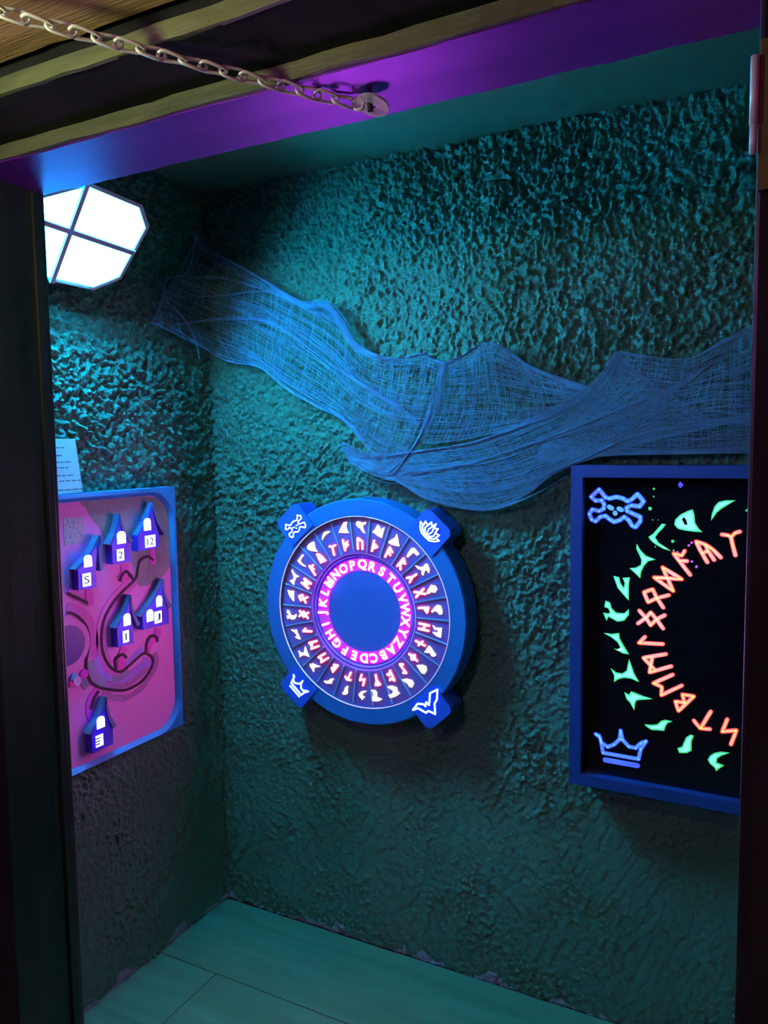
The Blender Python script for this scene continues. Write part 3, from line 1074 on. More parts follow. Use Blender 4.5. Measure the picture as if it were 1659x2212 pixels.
def norm2(lines, flipz=True):
    P = np.array([p for ln in lines for p in ln], float)
    m = (P.max(0) + P.min(0)) / 2
    s = (P.max(0) - P.min(0)).max() / 2
    return [[((x - m[0]) / s, (-(z - m[1]) if flipz else (z - m[1])) / s) for x, z in ln] for ln in lines]


def norm_plane(c, groups):
    """traced strokes on the dark panel -> unit box"""
    flat = [onY(c, ln, YP) for g in groups for ln in g]
    n = norm2(flat, False)
    out, i = [], 0
    for g in groups:
        out.append(n[i:i + len(g)])
        i += len(g)
    return out


sk = norm_plane(G1, [SKULL, SKULL_EYES])
cw = norm_plane(G2, [CROWN, CROWN_BASE])
batl = [onY(W6, ln, YW - 0.004) for ln in BAT]
TABS = [(-41.0, 'skull', 0.325), (42.5, 'lotus', 0.333), (-138.5, 'crown', 0.325), (138.0, 'bat', 0.322)]
for deg, kind, rc in TABS:
    a = math.radians(deg)

    def tp(x, z):
        return tuple(rot((x, z), a) + np.array([WX, WZ]))
    hw, r0, r1, c = 0.051, 0.284, 0.379, 0.018
    out = [(-hw, r0 + 0.004), (hw, r0 + 0.004)]
    for (cx, cz, t0) in ((hw - c, r1 - c, 0), (-hw + c, r1 - c, 90)):
        for t in np.linspace(t0, t0 + 90, 5):
            out.append((cx + c * math.cos(math.radians(t)), cz + c * math.sin(math.radians(t))))
    poly = [tp(*p) for p in out]
    tab = MB().prism([(x, YB - 0.006, z) for x, z in poly], (0, -(YB - 0.006 - YW + 0.0035), 0)).build('tab', 'tabblue', wh)
    S = 0.036
    Yt = YW - 0.0035
    if kind == 'skull':
        groups = [[[tp(x * S, rc + z * S) for x, z in ln] for ln in g] for g in sk]
        lines = groups[0] + groups[1]
    elif kind == 'crown':
        # the crown's points face the wheel centre
        lines = [[tp(-x * S * 0.95, rc - z * S * 0.95) for x, z in ln] for ln in cw[0] + cw[1]]
    elif kind == 'lotus':
        S = 0.044
        lines = [[tp(x * S, rc + 0.0 + z * S) for x, z in ln] for ln in LOTUS]
    else:
        lines = batl
    relief_strokes(lines, {'skull': 0.0023, 'lotus': 0.0023, 'crown': 0.0030, 'bat': 0.0030}[kind], Yt, 0.003, ['icon_edge', 'icon_core'], kind + '_icon', tab, core=0.7)

# ------------------------------------------------------------------ dark rune panel
pz1, pz0 = 1.495, 0.682
px0 = -0.482
px1 = 2 * PXC - px0
pn = thing('rune_panel', ((px0 + px1) / 2, YB - 0.02, pz0), 'black glass panel with red runes and green glyphs in a navy frame', 'puzzle panel')
fw = 0.030
YPF = 1.921
for nm, lo, hi in (('frame_rail', (px0, YPF, pz0), (px1, YB - 0.004, pz0 + fw)), ('frame_rail', (px0, YPF, pz1 - fw), (px1, YB - 0.004, pz1)),
                   ('frame_stile', (px0, YPF, pz0 + fw), (px0 + fw, YB - 0.004, pz1 - fw)), ('frame_stile', (px1 - fw, YPF, pz0 + fw), (px1, YB - 0.004, pz1 - fw))):
    MB().box(lo, hi).build(nm, 'navy', pn, bevel=0.0015)
MB().box((px0 + fw, YP, pz0 + fw), (px1 - fw, YP + 0.02, pz1 - fw)).build('glass_face', 'glass', pn)
for k in list(PR) + REST:
    if k in PR:
        lines = PR[k]
    else:
        lines = []
        for ln in FUTHORC[k]:
            lines.append([tuple(rot((x * 0.056, PRAD - 0.028 + z * 0.056), PANG[k]) + np.array([PXC, PZC])) for x, z in ln])
    relief_strokes(lines, 0.0050, YP, 0.0015, ['prune_edge', 'prune_core'], 'rune', pn, core=0.46)
    if k in PG:
        poly = PG[k]
    else:
        c, pts = WGLYPHS[k]
        loc, mid = to_local(onY(c, pts, YPL - 0.004), 0, 0, k)
        poly = [tuple(rot((p[0] * 1.5, gr + p[1] * 1.5), PANG[k]) + np.array([PXC, PZC])) for p in loc]
    relief_poly(poly, 0.0036, YP, 0.0015, ['pglyph_edge', 'pglyph_core'], 'glyph', pn)
hp = onY(G1, [(905, 372), (922, 352), (942, 372), (956, 418), (930, 420)], YP)
MB().prism([(p[0], YP - 0.0022, p[1]) for p in hp], (0, -0.0004, 0)).build('glyph_hole', 'glass', pn)
ICM = ['picon_edge', 'picon_core']
relief_strokes([onY(G1, ln, YP) for ln in SKULL], 0.0056, YP, 0.0015, ICM, 'skull_icon', pn, core=0.5)
relief_strokes([onY(G1, ln, YP) for ln in SKULL_EYES], 0.0056, YP, 0.0015, ['picon_core', 'picon_core'], 'skull_eyes', pn, core=0.6)
relief_strokes([onY(G2, ln, YP) for ln in CROWN], 0.0050, YP, 0.0015, ICM, 'crown_icon', pn, core=0.5)
relief_strokes([onY(G2, ln, YP) for ln in CROWN_BASE], 0.0064, YP, 0.0015, ['picon_edge', 'picon_edge'], 'crown_band', pn, core=0.5)
cxr, czl, czh = px1 - fw - 0.065, pz0 + fw + 0.06, pz1 - fw - 0.06
relief_strokes([[(cxr + x * 0.055, czh + z * 0.055) for x, z in ln] for ln in LOTUS], 0.003, YP, 0.0015, ICM, 'lotus_icon', pn, core=0.5)
bl = norm2(batl, False)
relief_strokes([[tuple(rot((x * 0.055, z * 0.055), -math.radians(138) + math.pi) + np.array([cxr, czl])) for x, z in ln] for ln in bl], 0.0036, YP, 0.0015, ICM, 'bat_icon', pn, core=0.5)
# reflections on the glass, put in as small glowing flecks
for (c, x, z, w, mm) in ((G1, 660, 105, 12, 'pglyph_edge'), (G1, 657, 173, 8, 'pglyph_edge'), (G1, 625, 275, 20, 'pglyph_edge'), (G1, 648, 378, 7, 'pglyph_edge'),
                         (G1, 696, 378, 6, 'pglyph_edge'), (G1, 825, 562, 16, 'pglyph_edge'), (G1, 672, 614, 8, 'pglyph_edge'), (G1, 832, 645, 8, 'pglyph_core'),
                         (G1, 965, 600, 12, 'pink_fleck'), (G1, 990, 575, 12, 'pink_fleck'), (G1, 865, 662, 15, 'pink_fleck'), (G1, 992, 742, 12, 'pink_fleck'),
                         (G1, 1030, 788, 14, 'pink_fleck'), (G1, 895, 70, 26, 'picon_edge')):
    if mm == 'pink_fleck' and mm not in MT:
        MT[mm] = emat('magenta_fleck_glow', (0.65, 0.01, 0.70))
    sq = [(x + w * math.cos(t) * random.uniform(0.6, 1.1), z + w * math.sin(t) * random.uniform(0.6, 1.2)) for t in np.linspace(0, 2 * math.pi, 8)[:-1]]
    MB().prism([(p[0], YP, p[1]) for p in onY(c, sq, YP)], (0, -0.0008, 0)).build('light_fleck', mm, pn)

# ------------------------------------------------------------------ pink game board on the left wall
XB, XF = -1.655, -1.643           # pink face, frame front
bd = thing('game_board', (XL + 0.01, 1.40, 0.70), 'pink game board with lit blue houses and winding paths in a blue frame', 'game board')


def onX(c, pts, Xp):
    return [tuple(onp(*q, 0, Xp)[[1, 2]]) for q in px(c, pts)]


by1, by0 = 1.783, 1.02
bz1, bz0 = 1.436, 0.700
iy1 = onp(371, 1300, 0, XB)[1]
iz1 = onp(137, 1086, 0, XB)[2]
iz0 = onp(160, 1660, 0, XB)[2]
iy0 = by0 + 0.04


def rrect(y0, y1, z0, z1, r, n=10):
    out = []
    for (cy, cz, t0) in ((y1 - r, z1 - r, 0), (y0 + r, z1 - r, 90), (y0 + r, z0 + r, 180), (y1 - r, z0 + r, 270)):
        for t in np.linspace(t0, t0 + 90, n):
            out.append((cy + r * math.cos(math.radians(t)), cz + r * math.sin(math.radians(t))))
    return out


def frame_mesh():
    n = 11
    inner = rrect(iy0, iy1, iz0, iz1, 0.085, n)
    lip = rrect(iy0 - 0.010, iy1 + 0.010, iz0 - 0.012, iz1 + 0.010, 0.092, n)
    outer = []
    corners = ((by1, bz1), (by0, bz1), (by0, bz0), (by1, bz0))
    for k in range(4):          # square corner for each quarter of the rounded opening
        a, b, c = corners[k - 1], corners[k], corners[(k + 1) % 4]
        for i in range(n):
            t = i / (n - 1) - 0.5
            q = c if t > 0 else a
            j = abs(t) * 2 * 0.12
            L = math.hypot(q[0] - b[0], q[1] - b[1])
            s = 1 if k in (0, 1, 2, 3) else 1
            # walk away from the corner along the edge the arc comes from / goes to
            outer.append((b[0] + (q[0] - b[0]) / L * j, b[1] + (q[1] - b[1]) / L * j))
    V, f = loft([[(XB - 0.002, y_, z_) for y_, z_ in inner], [(XB + 0.002, y_, z_) for y_, z_ in inner], [(XF, y_, z_) for y_, z_ in lip], [(XF, y_, z_) for y_, z_ in outer], [(XL + 0.003, y_, z_) for y_, z_ in outer]])
    return MB().add(V, f)


frame_mesh().build('board_frame', 'boardframe', bd)
face = rrect(iy0 - 0.004, iy1 + 0.004, iz0 - 0.004, iz1 + 0.004, 0.085)
MB().prism([(XB - 0.012, y_, z_) for y_, z_ in face], (0.012, 0, 0)).build('board_face', 'boardpink', bd)
LAYER = [0]


def flat(c, pts, mat, name, h=None):
    LAYER[0] += 1
    hh = 0.0006 + 0.00012 * LAYER[0] if h is None else h
    poly = [(min(y_, iy1 - 0.001), min(z_, iz1 - 0.001)) for y_, z_ in onX(c, pts, XB)]
    return MB().prism([(XB, y_, z_) for y_, z_ in poly], (hh, 0, 0)).build(name, mat, bd)


def strip(pieces, w, mat, name, h, n=60):
    """a painted or routed band following measured points; pieces = [(crop, pts), ...]"""
    P = []
    for c, pts in pieces:
        P += onX(c, pts, XB)
    P = catmull(P, n)
    b = MB()
    L, Rr = [], []
    for i in range(n):
        a, d = P[max(0, i - 1)], P[min(n - 1, i + 1)]
        t = d - a
        t /= np.linalg.norm(t) + 1e-9
        nn = np.array([-t[1], t[0]])
        ww = w
        L.append(P[i] + nn * ww)
        Rr.append(P[i] - nn * ww)
    V = [(XB + h, p[0], p[1]) for p in L] + [(XB + h, p[0], p[1]) for p in Rr] + [(XB, p[0], p[1]) for p in L] + [(XB, p[0], p[1]) for p in Rr]
    f = []
    for i in range(n - 1):
        f += [(i, i + 1, n + i + 1, n + i), (2 * n + i, 2 * n + i + 1, i + 1, i), (n + i, n + i + 1, 3 * n + i + 1, 3 * n + i)]
    f += [(0, n, 3 * n, 2 * n), (n - 1, 2 * n - 1, 4 * n - 1, 3 * n - 1)]
    return MB().add(V, f).build(name, mat, bd)


flat(CA, [(310, 90), (1150, 60), (1300, 95), (1400, 190), (1455, 330), (1478, 600), (1475, 960), (1420, 1040), (1340, 1130), (1180, 1210), (1090, 1225), (1030, 1180), (1000, 1010), (960, 830), (800, 740), (640, 640), (575, 500), (545, 450), (470, 370), (420, 290), (390, 220), (330, 180)], 'hill', 'painted_hill')
flat(CA, [(95, 350), (350, 338), (352, 655), (110, 712)], 'picture', 'picture')
main = [(CA, [(1245, 890), (1180, 842), (1080, 890), (1050, 990), (1030, 1100), (970, 1180), (850, 1290), (740, 1420)]), (CB, [(640, 520), (590, 700), (585, 900), (625, 1070), (700, 1190), (790, 1245), (860, 1235), (960, 1150), (1060, 1060), (1120, 1018), (1190, 1030), (1240, 1100), (1200, 1240), (1100, 1370)]), (CC, [(980, 262), (850, 302), (620, 280), (500, 235), (430, 160)]), (CB, [(390, 1200), (395, 1060), (425, 850), (395, 690), (310, 570), (220, 508), (140, 490)])]
left_loop = [(CA, [(1020, 1120), (960, 1185), (850, 1290), (740, 1420)]), (CB, [(640, 520), (590, 700), (585, 900), (625, 1070), (700, 1190), (790, 1245)])]
strip(left_loop, 0.0185, 'path', 'painted_path', 0.0014)
strip([(CB, [(480, 1090), (560, 1290)]), (CC, [(640, 180), (830, 230), (1000, 120)]), (CB, [(1140, 1180), (1180, 1080)])], 0.020, 'lavender', 'painted_path', 0.0015)
strip([(CB, [(900, 1170), (1010, 1060), (1110, 960)])], 0.010, 'lavender', 'painted_path', 0.0016)
strip([(CC, [(720, 150), (820, 140), (930, 60)])], 0.009, 'greyblue', 'painted_path', 0.0017)
strip([(CB, [(440, 1120), (480, 1290)]), (CC, [(560, 190), (630, 220)])], 0.014, 'greyblue', 'painted_path', 0.0018)
strip([(CC, [(330, 130), (400, 270)])], 0.011, 'greyblue', 'painted_path', 0.0017)
strip([(CC, [(600, 350), (760, 390), (900, 395), (1080, 290), (1200, 130)]), (CB, [(1290, 1150), (1270, 1010)])], 0.0085, 'mauve', 'painted_path', 0.0016)
strip([(CC, [(640, 215), (800, 250), (940, 215), (1090, 90)]), (CB, [(1180, 1200)])], 0.008, 'mauve', 'painted_path', 0.0019)
strip([(CB, [(140, 450), (260, 470), (380, 560), (450, 700), (480, 880), (450, 1060)])], 0.017, 'path', 'painted_path', 0.0014)
strip([(CB, [(140, 180), (250, 260), (400, 340), (430, 320), (430, 200)])], 0.014, 'path', 'painted_path', 0.0013)
for pcs, w in (([(CA, [(880, 950), (880, 1060), (830, 1150)])], 0.014), ([(CA, [(1240, 740), (1240, 850), (1240, 940)])], 0.010), ([(CB, [(880, 930), (850, 1020), (830, 1220)])], 0.013),
               ([(CB, [(1310, 690), (1290, 800), (1200, 880), (1170, 1000)])], 0.012), ([(CC, [(540, 290), (450, 420), (430, 560), (470, 680)])], 0.012), ([(CB, [(420, 190), (440, 400)])], 0.011)):
    strip(pcs, w, 'hotpath', 'painted_path', 0.0021, 24)
strip(main, 0.0036, 'groove', 'track_groove', 0.0030, 220)
for pcs in ([(CA, [(818, 1160), (840, 1085), (895, 1032), (950, 1080), (1000, 1150)])], [(CB, [(770, 1215), (757, 1110), (800, 1050), (850, 1030), (905, 1072)])],
            [(CB, [(1155, 1010), (1160, 900), (1190, 820), (1235, 790), (1280, 805), (1300, 865)])], [(CB, [(138, 240), (270, 305), (405, 372)])], [(CC, [(448, 545), (470, 440), (500, 375), (545, 310)])]):
    strip(pcs, 0.0042, 'groove', 'track_groove', 0.0032, 24)


def disc(c, x, z, r, mat, name, h):
    p = onX(c, [(x, z)], XB)[0]
    MB().prism([(XB, p[0] + r * math.cos(t), p[1] + r * math.sin(t)) for t in np.linspace(0, 2 * math.pi, 41)[:-1]], (h, 0, 0)).build(name, mat, bd)


dc = onX(CB, [(140, 915)], XB)[0]
dr_edge = onX(CB, [(362, 850)], XB)[0]
drad = dr_edge[0] - dc[0]
for rr, mm, nm, h in ((drad + 0.017, 'boardpink', 'disc_rim', 0.0035), (drad, 'violetdisc', 'violet_disc', 0.0045)):
    MB().prism([(XB, dc[0] + rr * math.cos(t), dc[1] + rr * 0.95 * math.sin(t)) for t in np.linspace(0, 2 * math.pi, 61)[:-1]], (h, 0, 0)).build(nm, mm, bd)
disc(CB, 225, 1325, 0.011, 'cyanball', 'painted_dot', 0.0050)
disc(CB, 355, 1275, 0.0125, 'hotdot', 'painted_dot', 0.0052)
disc(CB, 265, 1365, 0.013, 'ballpink', 'painted_dot', 0.0055)
disc(CB, 200, 1400, 0.009, 'ballred', 'painted_dot', 0.0050)

# houses: (crop, front base left/right, eave left/right, tip, windows, door, mark)
HOUSES = [
    (CA, (300, 1278), (526, 1238), (255, 1012), (610, 995), (565, 572), [((355, 812), (452, 985))], ((338, 1045), (438, 1232)), 'S'),
    (CA, (735, 945), (978, 908), (690, 690), (985, 640), (815, 300), [((780, 510), (885, 685))], ((778, 738), (862, 902)), '2'),
    (CA, (1062, 778), (1330, 722), (1055, 570), (1422, 545), (1238, 150), [((1122, 345), (1206, 515))], ((1138, 560), (1264, 732)), '12'),
    (CB, (800, 940), (1000, 882), (765, 695), (1075, 640), (955, 265), [((862, 492), (945, 670))], ((855, 712), (925, 884)), 'I'),
    (CB, (1125, 715), (1452, 632), (1085, 545), (1475, 410), (1375, 62), [((1282, 265), (1350, 425)), ((1158, 440), (1236, 617))], ((1258, 462), (1345, 638)), 'J'),
    (CC, (470, 1110), (740, 990), (430, 872), (772, 752), (645, 388), [((520, 612), (615, 805))], ((508, 852), (596, 1038)), 'E'),
]
HD, RD = 0.025, 0.0225            # body and roof depth
for c, bl_, br_, el, er, tip, wins, door, mark in HOUSES:
    XH = XB + HD
    P = lambda pts: [np.array(p) for p in onX(c, pts, XH)]
    bl2, br2, el2, er2, tp2 = P([bl_, br_, el, er, tip])
    eL = np.array([bl2[0], (el2[1] * 0.97 + 0.03 * bl2[1])])
    eR = np.array([br2[0], er2[1]])
    ridge = tp2 + np.array([0, -0.10]) * 0.12
    gab = [bl2, br2, eR, (eR + ridge) / 2 + np.array([-0.004, -0.003]), ridge, (eL + ridge) / 2 + np.array([0.004, -0.004]), eL]
    house = MB().prism([(XB, p[0], p[1]) for p in gab], (HD, 0, 0)).build('house', 'housefront', bd)
    # witch-hat roof: two curved slabs meeting at the tip
    th = 0.0065
    for s_, e_, nm in ((-1, el2, 'roof'), (1, er2, 'roof')):
        mid = (e_ + tp2) / 2 + np.array([-s_ * 0.006, -0.008])
        q3 = e_ * 0.25 + tp2 * 0.75 + np.array([-s_ * 0.004, -0.004])
        up = [e_, mid, q3, tp2]
        lowp = [tp2 + np.array([-s_ * 0.0, -0.016]), q3 + np.array([-s_ * th, -th * 0.6]), mid + np.array([-s_ * th, -th]), e_ + np.array([-s_ * 0.012, -0.0045])]
        MB().prism([(XB, p[0], p[1]) for p in up + lowp], (RD if s_ < 0 else RD + 0.006, 0, 0)).build(nm, 'houseroof', house)
    wmats = ['win_side', 'win']
    for (a, b2) in wins:
        w0, w1 = P([(a[0], b2[1]), (b2[0], a[1])])
        hw_ = (w1[0] - w0[0]) / 2
        cy = (w0[0] + w1[0]) / 2
        # lower sash and arched upper sash with a centre bar gap
        zs = w0[1] + (w1[1] - w0[1]) * 0.36
        g = 0.0007
        for y0_, y1_ in ((w0[0], cy - g), (cy + g, w1[0])):
            MB().prism([(XH, y0_, w0[1]), (XH, y1_, w0[1]), (XH, y1_, zs - g), (XH, y0_, zs - g)], (0.0035, 0, 0), 0, 1).build('window_pane', wmats, house)
        for s_ in (-1, 1):
            arc = [(cy + s_ * g, zs + g), (cy + s_ * hw_, zs + g)]
            zt = w0[1] + (w1[1] - w0[1]) * 0.68
            for t in np.linspace(0, math.pi / 2, 5):
                arc.append((cy + s_ * (g + (hw_ - g) * math.cos(t)), zt + (w1[1] - zt) * math.sin(t)))
            MB().prism([(XH, p[0], p[1]) for p in arc], (0.0035, 0, 0), 0, 1).build('window_pane', wmats, house)
    d0, d1 = P([(door[0][0], door[1][1]), (door[1][0], door[0][1])])
    MB().prism([(XH, d0[0], d0[1]), (XH, d1[0], d0[1]), (XH, d1[0], d1[1]), (XH, d0[0], d1[1])], (0.0035, 0, 0), 0, 1).build('door', wmats, house)
    if mark == 'E':
        b = MB()
        for q in (0.2, 0.45, 0.70):
            z_ = d0[1] + (d1[1] - d0[1]) * q
            b.box((XH + 0.0035, d0[0] - 0.0005, z_), (XH + 0.0042, d0[0] + (d1[0] - d0[0]) * 0.55, z_ + (d1[1] - d0[1]) * 0.10))
        b.build('door_mark', 'ink', house)
    else:
        V, F_, T = text_mesh(mark, 0.034 if len(mark) == 1 else 0.026)
        k = (d1[0] - d0[0]) * 0.62 / max(1e-6, np.ptp(V[:, 0]))
        kz = (d1[1] - d0[1]) * 0.60 / np.ptp(V[:, 1])
        if mark == 'I':
            k *= 0.35
        cy, cz = (d0 + d1) / 2
        MB().add([(XH + 0.0035 + 0.0007 * z, cy + x * k, cz + yy * kz) for x, yy, z in V], F_).build('door_mark', 'ink', house)
bpy.data.objects.remove(fob)

# notice sheet standing above the board
pa = thing('notice_sheet', (XL + 0.02, 1.36, bz1), 'white printed notice sheet above the pink game board', 'paper')
y_r0, y_r1 = onp(164, 948, 0, XL + 0.02)[1], onp(176, 1054, 0, XL + 0.03)[1]
zt = onp(164, 948, 0, XL + 0.02)[2]
sheet = [(XL + 0.016, 1.255, zt), (XL + 0.016, y_r0, zt), (XL + 0.034, y_r1, bz1 + 0.001), (XL + 0.034, 1.255, bz1 + 0.001)]
MB().prism(sheet, (0.0008, 0, 0.0004)).build('sheet', 'paper', pa)
for i, (q, y0_, y1_) in enumerate([(0.16, 1.30, 1.41), (0.30, 1.28, 1.40), (0.42, 1.29, 1.425), (0.52, 1.33, 1.415), (0.66, 1.28, 1.43), (0.76, 1.275, 1.45), (0.92, 1.29, 1.455)]):
    z_ = zt + (bz1 - zt) * q
    x_ = XL + 0.016 + 0.018 * q + 0.0008
    b = MB()
    yy = y0_
    while yy < y1_ - 0.004:
        L = random.uniform(0.008, 0.022)
        b.box((x_, yy, z_ - 0.0012), (x_ + 0.0005, min(yy + L, y1_), z_ + 0.0012))
        yy += L + 0.004
    b.build('text_line', 'ink', pa)

# ------------------------------------------------------------------ cobweb gauze
web = thing('cobweb', (-0.9, YB - 0.03, 1.55), 'pale blue stretched cobweb gauze hanging across the rough wall', 'cobweb')


def Lp(x, yy, off=0.042):
    return onp(x, yy, 0, XL + off)


def Bp(x, yy, off=0.042):
    return onp(x, yy, 1, YB - off)


class Threads:
    def __init__(self):
        self.V, self.F, self.n = [], [], 0

    def add(self, P, r):
        """P: (n,3) path; triangular thread of radius r"""
        n = len(P)
        t = np.gradient(P, axis=0)
        t /= np.linalg.norm(t, axis=1)[:, None] + 1e-9
        ref = np.array([0.3, -1.0, 0.25])
        e1 = np.cross(t, ref)
        e1 /= np.linalg.norm(e1, axis=1)[:, None] + 1e-9
        e2 = np.cross(t, e1)
        ring = [P + r * (math.cos(a) * e1 + math.sin(a) * e2) for a in (math.pi / 2, math.pi * 7 / 6, math.pi * 11 / 6)]
        V = np.stack(ring, 1).reshape(-1, 3)
        i = np.arange(n - 1)[:, None] * 3
        q = []
        for k in range(3):
            a, b = k, (k + 1) % 3
            q.append(np.concatenate([i + a, i + b, i + 3 + b, i + 3 + a], 1))
        self.V.append(V)
        self.F.append(np.concatenate(q) + self.n)
        self.n += len(V)

    def build(self, name, parent):
        V = np.concatenate(self.V) - ORIGIN[parent]
        q = np.concatenate(self.F)
        me = bpy.data.meshes.new(name)
        me.vertices.add(len(V))
        me.vertices.foreach_set('co', V.reshape(-1))
        me.loops.add(q.size)
        me.loops.foreach_set('vertex_index', q.reshape(-1).astype(np.int32))
        me.polygons.add(len(q))
        me.polygons.foreach_set('loop_start', np.arange(0, q.size, 4, dtype=np.int32))
        me.update(calc_edges=True)
        me.materials.append(MT['web'])
        o = bpy.data.objects.new(name, me)
        COL.objects.link(o)
        o.parent = parent
        o['kind'] = 'stuff'
        return o


def grid_eval(Gd, s, t):
    """smooth surface through a control grid; s along rows (0..1), t across rows (arrays)"""
    R_, C_, _ = Gd.shape

    def basis(n, x):
        x = np.clip(x, 0, 1) * (n - 1 - 1e-9)
        i = x.astype(int)
        return i, x - i
    i, a = basis(R_, t)
    j, b = basis(C_, s)

    def cr(p0, p1, p2, p3, u):
        u = u[:, None]
        return 0.5 * (2 * p1 + (p2 - p0) * u + (2 * p0 - 5 * p1 + 4 * p2 - p3) * u * u + (3 * p1 - p0 - 3 * p2 + p3) * u ** 3)
    cl = lambda k, n: np.clip(k, 0, n - 1)
    rr = []
    for di in (-1, 0, 1, 2):
        ii = cl(i + di, R_)
        rr.append(cr(*[Gd[ii, cl(j + dj, C_)] for dj in (-1, 0, 1, 2)], b))
    return cr(*rr, a)


def gauze(name, rows_, n_long, n_cross, seed, r=0.00036, wob=0.012, slack=0.003):
    Gd = np.array(rows_, float)
    rg = np.random.default_rng(seed)
    T = Threads()
    for k in range(n_long):
        t0 = rg.random()
        s0, s1 = sorted((max(0, rg.normal(0, .12)), min(1, 1 - rg.normal(0, .12)))) if rg.random() < .5 else (0, 1)
        if s1 - s0 < .1:
            continue
        m = int(18 + 46 * (s1 - s0))
        s = np.linspace(s0, s1, m)
        t = t0 + wob * np.cumsum(rg.normal(0, .6, m)) * .5 + 0.03 * np.sin(s * 9 + rg.random() * 6) * rg.random()
        t = np.abs(t)
        t = 1 - np.abs(1 - t)
        P = grid_eval(Gd, s, t)
        P[:, 1] -= slack * rg.random()
        T.add(P, r * rg.uniform(.7, 1.3))
    for k in range(n_cross):
        s0 = rg.random()
        m = 26
        t = np.linspace(0, 1, m)
        sl = rg.normal(0, .03)
        s = s0 + sl * t + wob * .6 * np.cumsum(rg.normal(0, .5, m)) * .5
        s = np.abs(s)
        s = 1 - np.abs(1 - s)
        P = grid_eval(Gd, s, t)
        P[:, 1] -= slack * rg.random()
        T.add(P, r * rg.uniform(.7, 1.3))
    return T.build(name, web)


def fold(pts, width, n, seed, name='fold', r=0.0004):
    """a gathered hem: many threads bundled along a path of world points"""
    rg = np.random.default_rng(seed)
    Pp = np.array(pts, float)
    T = Threads()
    for k in range(n):
        m = 10 * len(Pp)
        P = catmull(Pp, m)
        ph = rg.random(3) * 6.28
        u = np.linspace(0, 1, m)
        spread = width * (0.55 + 0.45 * np.sin(u * 7 + seed))
        off = rg.normal(0, .45) + 0.25 * np.sin(u * rg.uniform(4, 16) + ph[0])
        t = np.gradient(P, axis=0)
        t /= np.linalg.norm(t, axis=1)[:, None]
        nn = np.cross(t, [0, 1, 0])
        P = P + nn * (off * spread)[:, None]
        P[:, 1] -= 0.004 * rg.random() + 0.002 * np.sin(u * 11 + ph[1])
        a, b = (0, m) if rg.random() < .6 else sorted(rg.integers(0, m, 2))
        if b - a > 6:
            T.add(P[a:b], r * rg.uniform(.7, 1.3))
    return T.build(name, web)


B_ = lambda *pp: [Bp(*p) for p in pp]
gauze('gauze_sheet', [
    [Lp(425, 512)] + B_((500, 565), (570, 608), (650, 652), (730, 688), (790, 758), (850, 772), (915, 762), (957, 785)),
    [Lp(378, 600)] + B_((470, 640), (560, 672), (640, 712), (720, 770), (780, 830), (840, 860), (890, 870), (940, 870)),
    [Lp(345, 655)] + B_((455, 705), (545, 745), (625, 795), (700, 842), (760, 890), (820, 930), (870, 945), (905, 955)),
    [Lp(332, 700)] + B_((488, 775), (560, 795), (615, 840), (680, 878), (740, 908), (800, 975), (840, 1000), (855, 1025))], 150, 200, 1)
gauze('gauze_sheet', [
    B_((958, 785), (1000, 770), (1045, 742), (1085, 752), (1150, 795), (1220, 825), (1282, 845)),
    B_((940, 865), (1000, 870), (1060, 868), (1120, 875), (1180, 876), (1230, 868), (1275, 850)),
    B_((900, 960), (970, 955), (1040, 942), (1110, 925), (1170, 902), (1220, 880), (1268, 855))], 150, 170, 2)
gauze('gauze_sheet', [
    B_((737, 965), (800, 985), (870, 976), (960, 965), (1060, 945), (1160, 905), (1280, 845), (1340, 765)),
    B_((755, 985), (830, 1010), (900, 1010), (990, 1008), (1090, 988), (1200, 945), (1320, 880), (1400, 820)),
    B_((790, 1010), (860, 1035), (930, 1042), (1020, 1045), (1120, 1030), (1230, 988), (1370, 930), (1480, 870)),
    B_((850, 1030), (905, 1068), (980, 1092), (1060, 1100), (1140, 1068), (1215, 1015), (1400, 955), (1560, 920))], 300, 220, 3)
gauze('gauze_sheet', [
    B_((1340, 762), (1400, 770), (1480, 777), (1560, 742), (1650, 700), (1850, 650)),
    B_((1300, 830), (1390, 830), (1470, 830), (1560, 810), (1650, 790), (1850, 760)),
    B_((1240, 890), (1350, 890), (1450, 890), (1550, 880), (1650, 880), (1850, 850)),
    B_((1180, 950), (1320, 960), (1440, 962), (1550, 955), (1650, 945), (1850, 930)),
    B_((1150, 1000), (1320, 985), (1440, 982), (1550, 980), (1650, 978), (1850, 970))], 270, 220, 4)
O5 = 0.0435
Bo = lambda *pp: [Bp(p[0], p[1], O5) for p in pp]
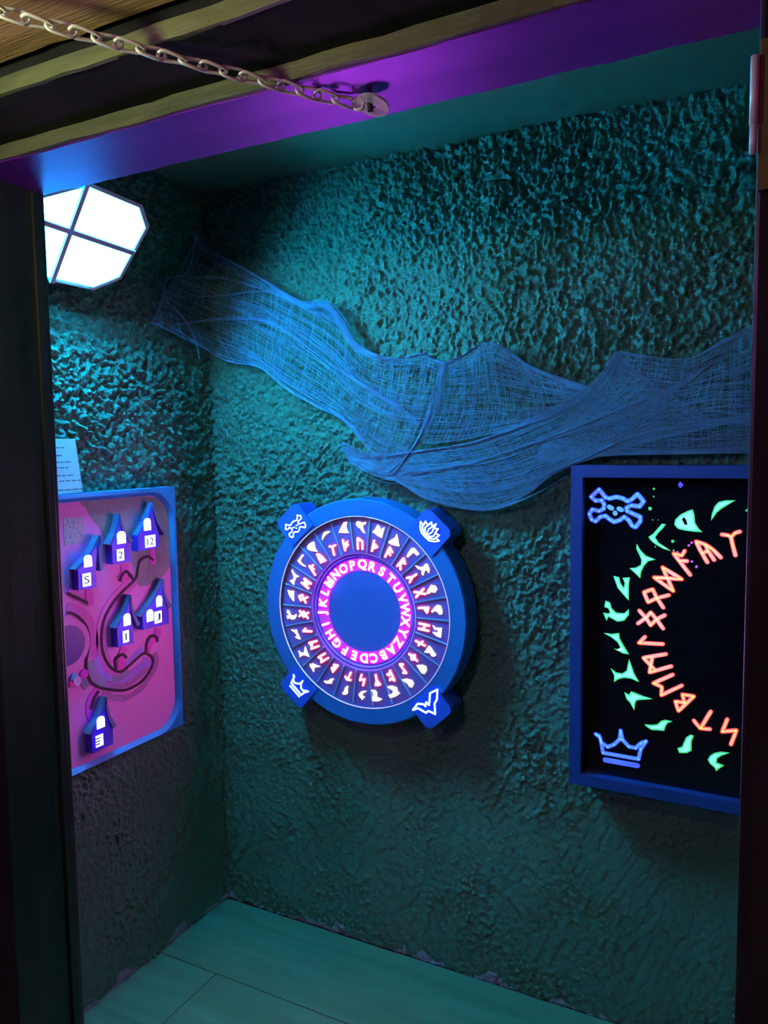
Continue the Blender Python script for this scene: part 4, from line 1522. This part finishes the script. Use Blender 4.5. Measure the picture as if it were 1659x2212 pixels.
fold(Bo((505, 568), (575, 608), (650, 655), (700, 658), (735, 692), (765, 742), (810, 767), (860, 774), (918, 764)), 0.016, 85, 11)
fold(Bo((962, 780), (947, 850), (925, 910), (890, 972), (845, 1022)), 0.017, 85, 12)
fold(Bo((1338, 762), (1290, 832), (1220, 880), (1120, 922), (1000, 962), (880, 978), (800, 985), (738, 963)), 0.014, 75, 13)
fold(Bo((915, 762), (958, 785), (1000, 768), (1045, 742), (1085, 750), (1150, 795), (1280, 843)), 0.006, 38, 14)
fold(Bo((1338, 762), (1410, 772), (1490, 775), (1560, 740), (1650, 700), (1850, 650)), 0.007, 40, 15)
fold(Bo((1700, 740), (1560, 775), (1480, 825), (1420, 862), (1330, 905), (1150, 960)), 0.012, 45, 16)
fold(Bo((855, 1030), (905, 1068), (980, 1093), (1060, 1100), (1150, 1070), (1226, 1028)), 0.006, 30, 17)
fold(Bo((740, 965), (765, 1000), (840, 1030), (900, 1020), (1020, 1000), (1200, 940), (1400, 860)), 0.012, 45, 18)
fold(Bo((860, 1030), (1000, 1060), (1120, 1045), (1240, 1000), (1400, 935), (1650, 900)), 0.014, 50, 19)
fold([Lp(332, 700), Lp(372, 705), Bp(480, 775), Bp(560, 794), Bp(612, 834), Bp(690, 880), Bp(738, 900), Bp(790, 950)], 0.005, 34, 20)
fold([Lp(424, 500), Lp(420, 545), Lp(402, 592), Lp(362, 604), Lp(350, 650), Lp(330, 698)], 0.007, 40, 21)
fold([Lp(424, 505), Lp(440, 540), Bp(500, 566), Bp(575, 608)], 0.005, 26, 22)
fold([Lp(350, 640), Lp(400, 690), Lp(425, 740), Lp(432, 775)], 0.006, 22, 23)
fold([Lp(405, 600), Bp(480, 600), Bp(560, 622), Bp(640, 655)], 0.008, 26, 24)
fold([Lp(375, 640), Bp(470, 640), Bp(570, 630), Bp(650, 655)], 0.006, 22, 25)
fold([Lp(380, 700), Bp(480, 690), Bp(590, 700), Bp(720, 790), Bp(860, 880), Bp(905, 920)], 0.012, 34, 26)
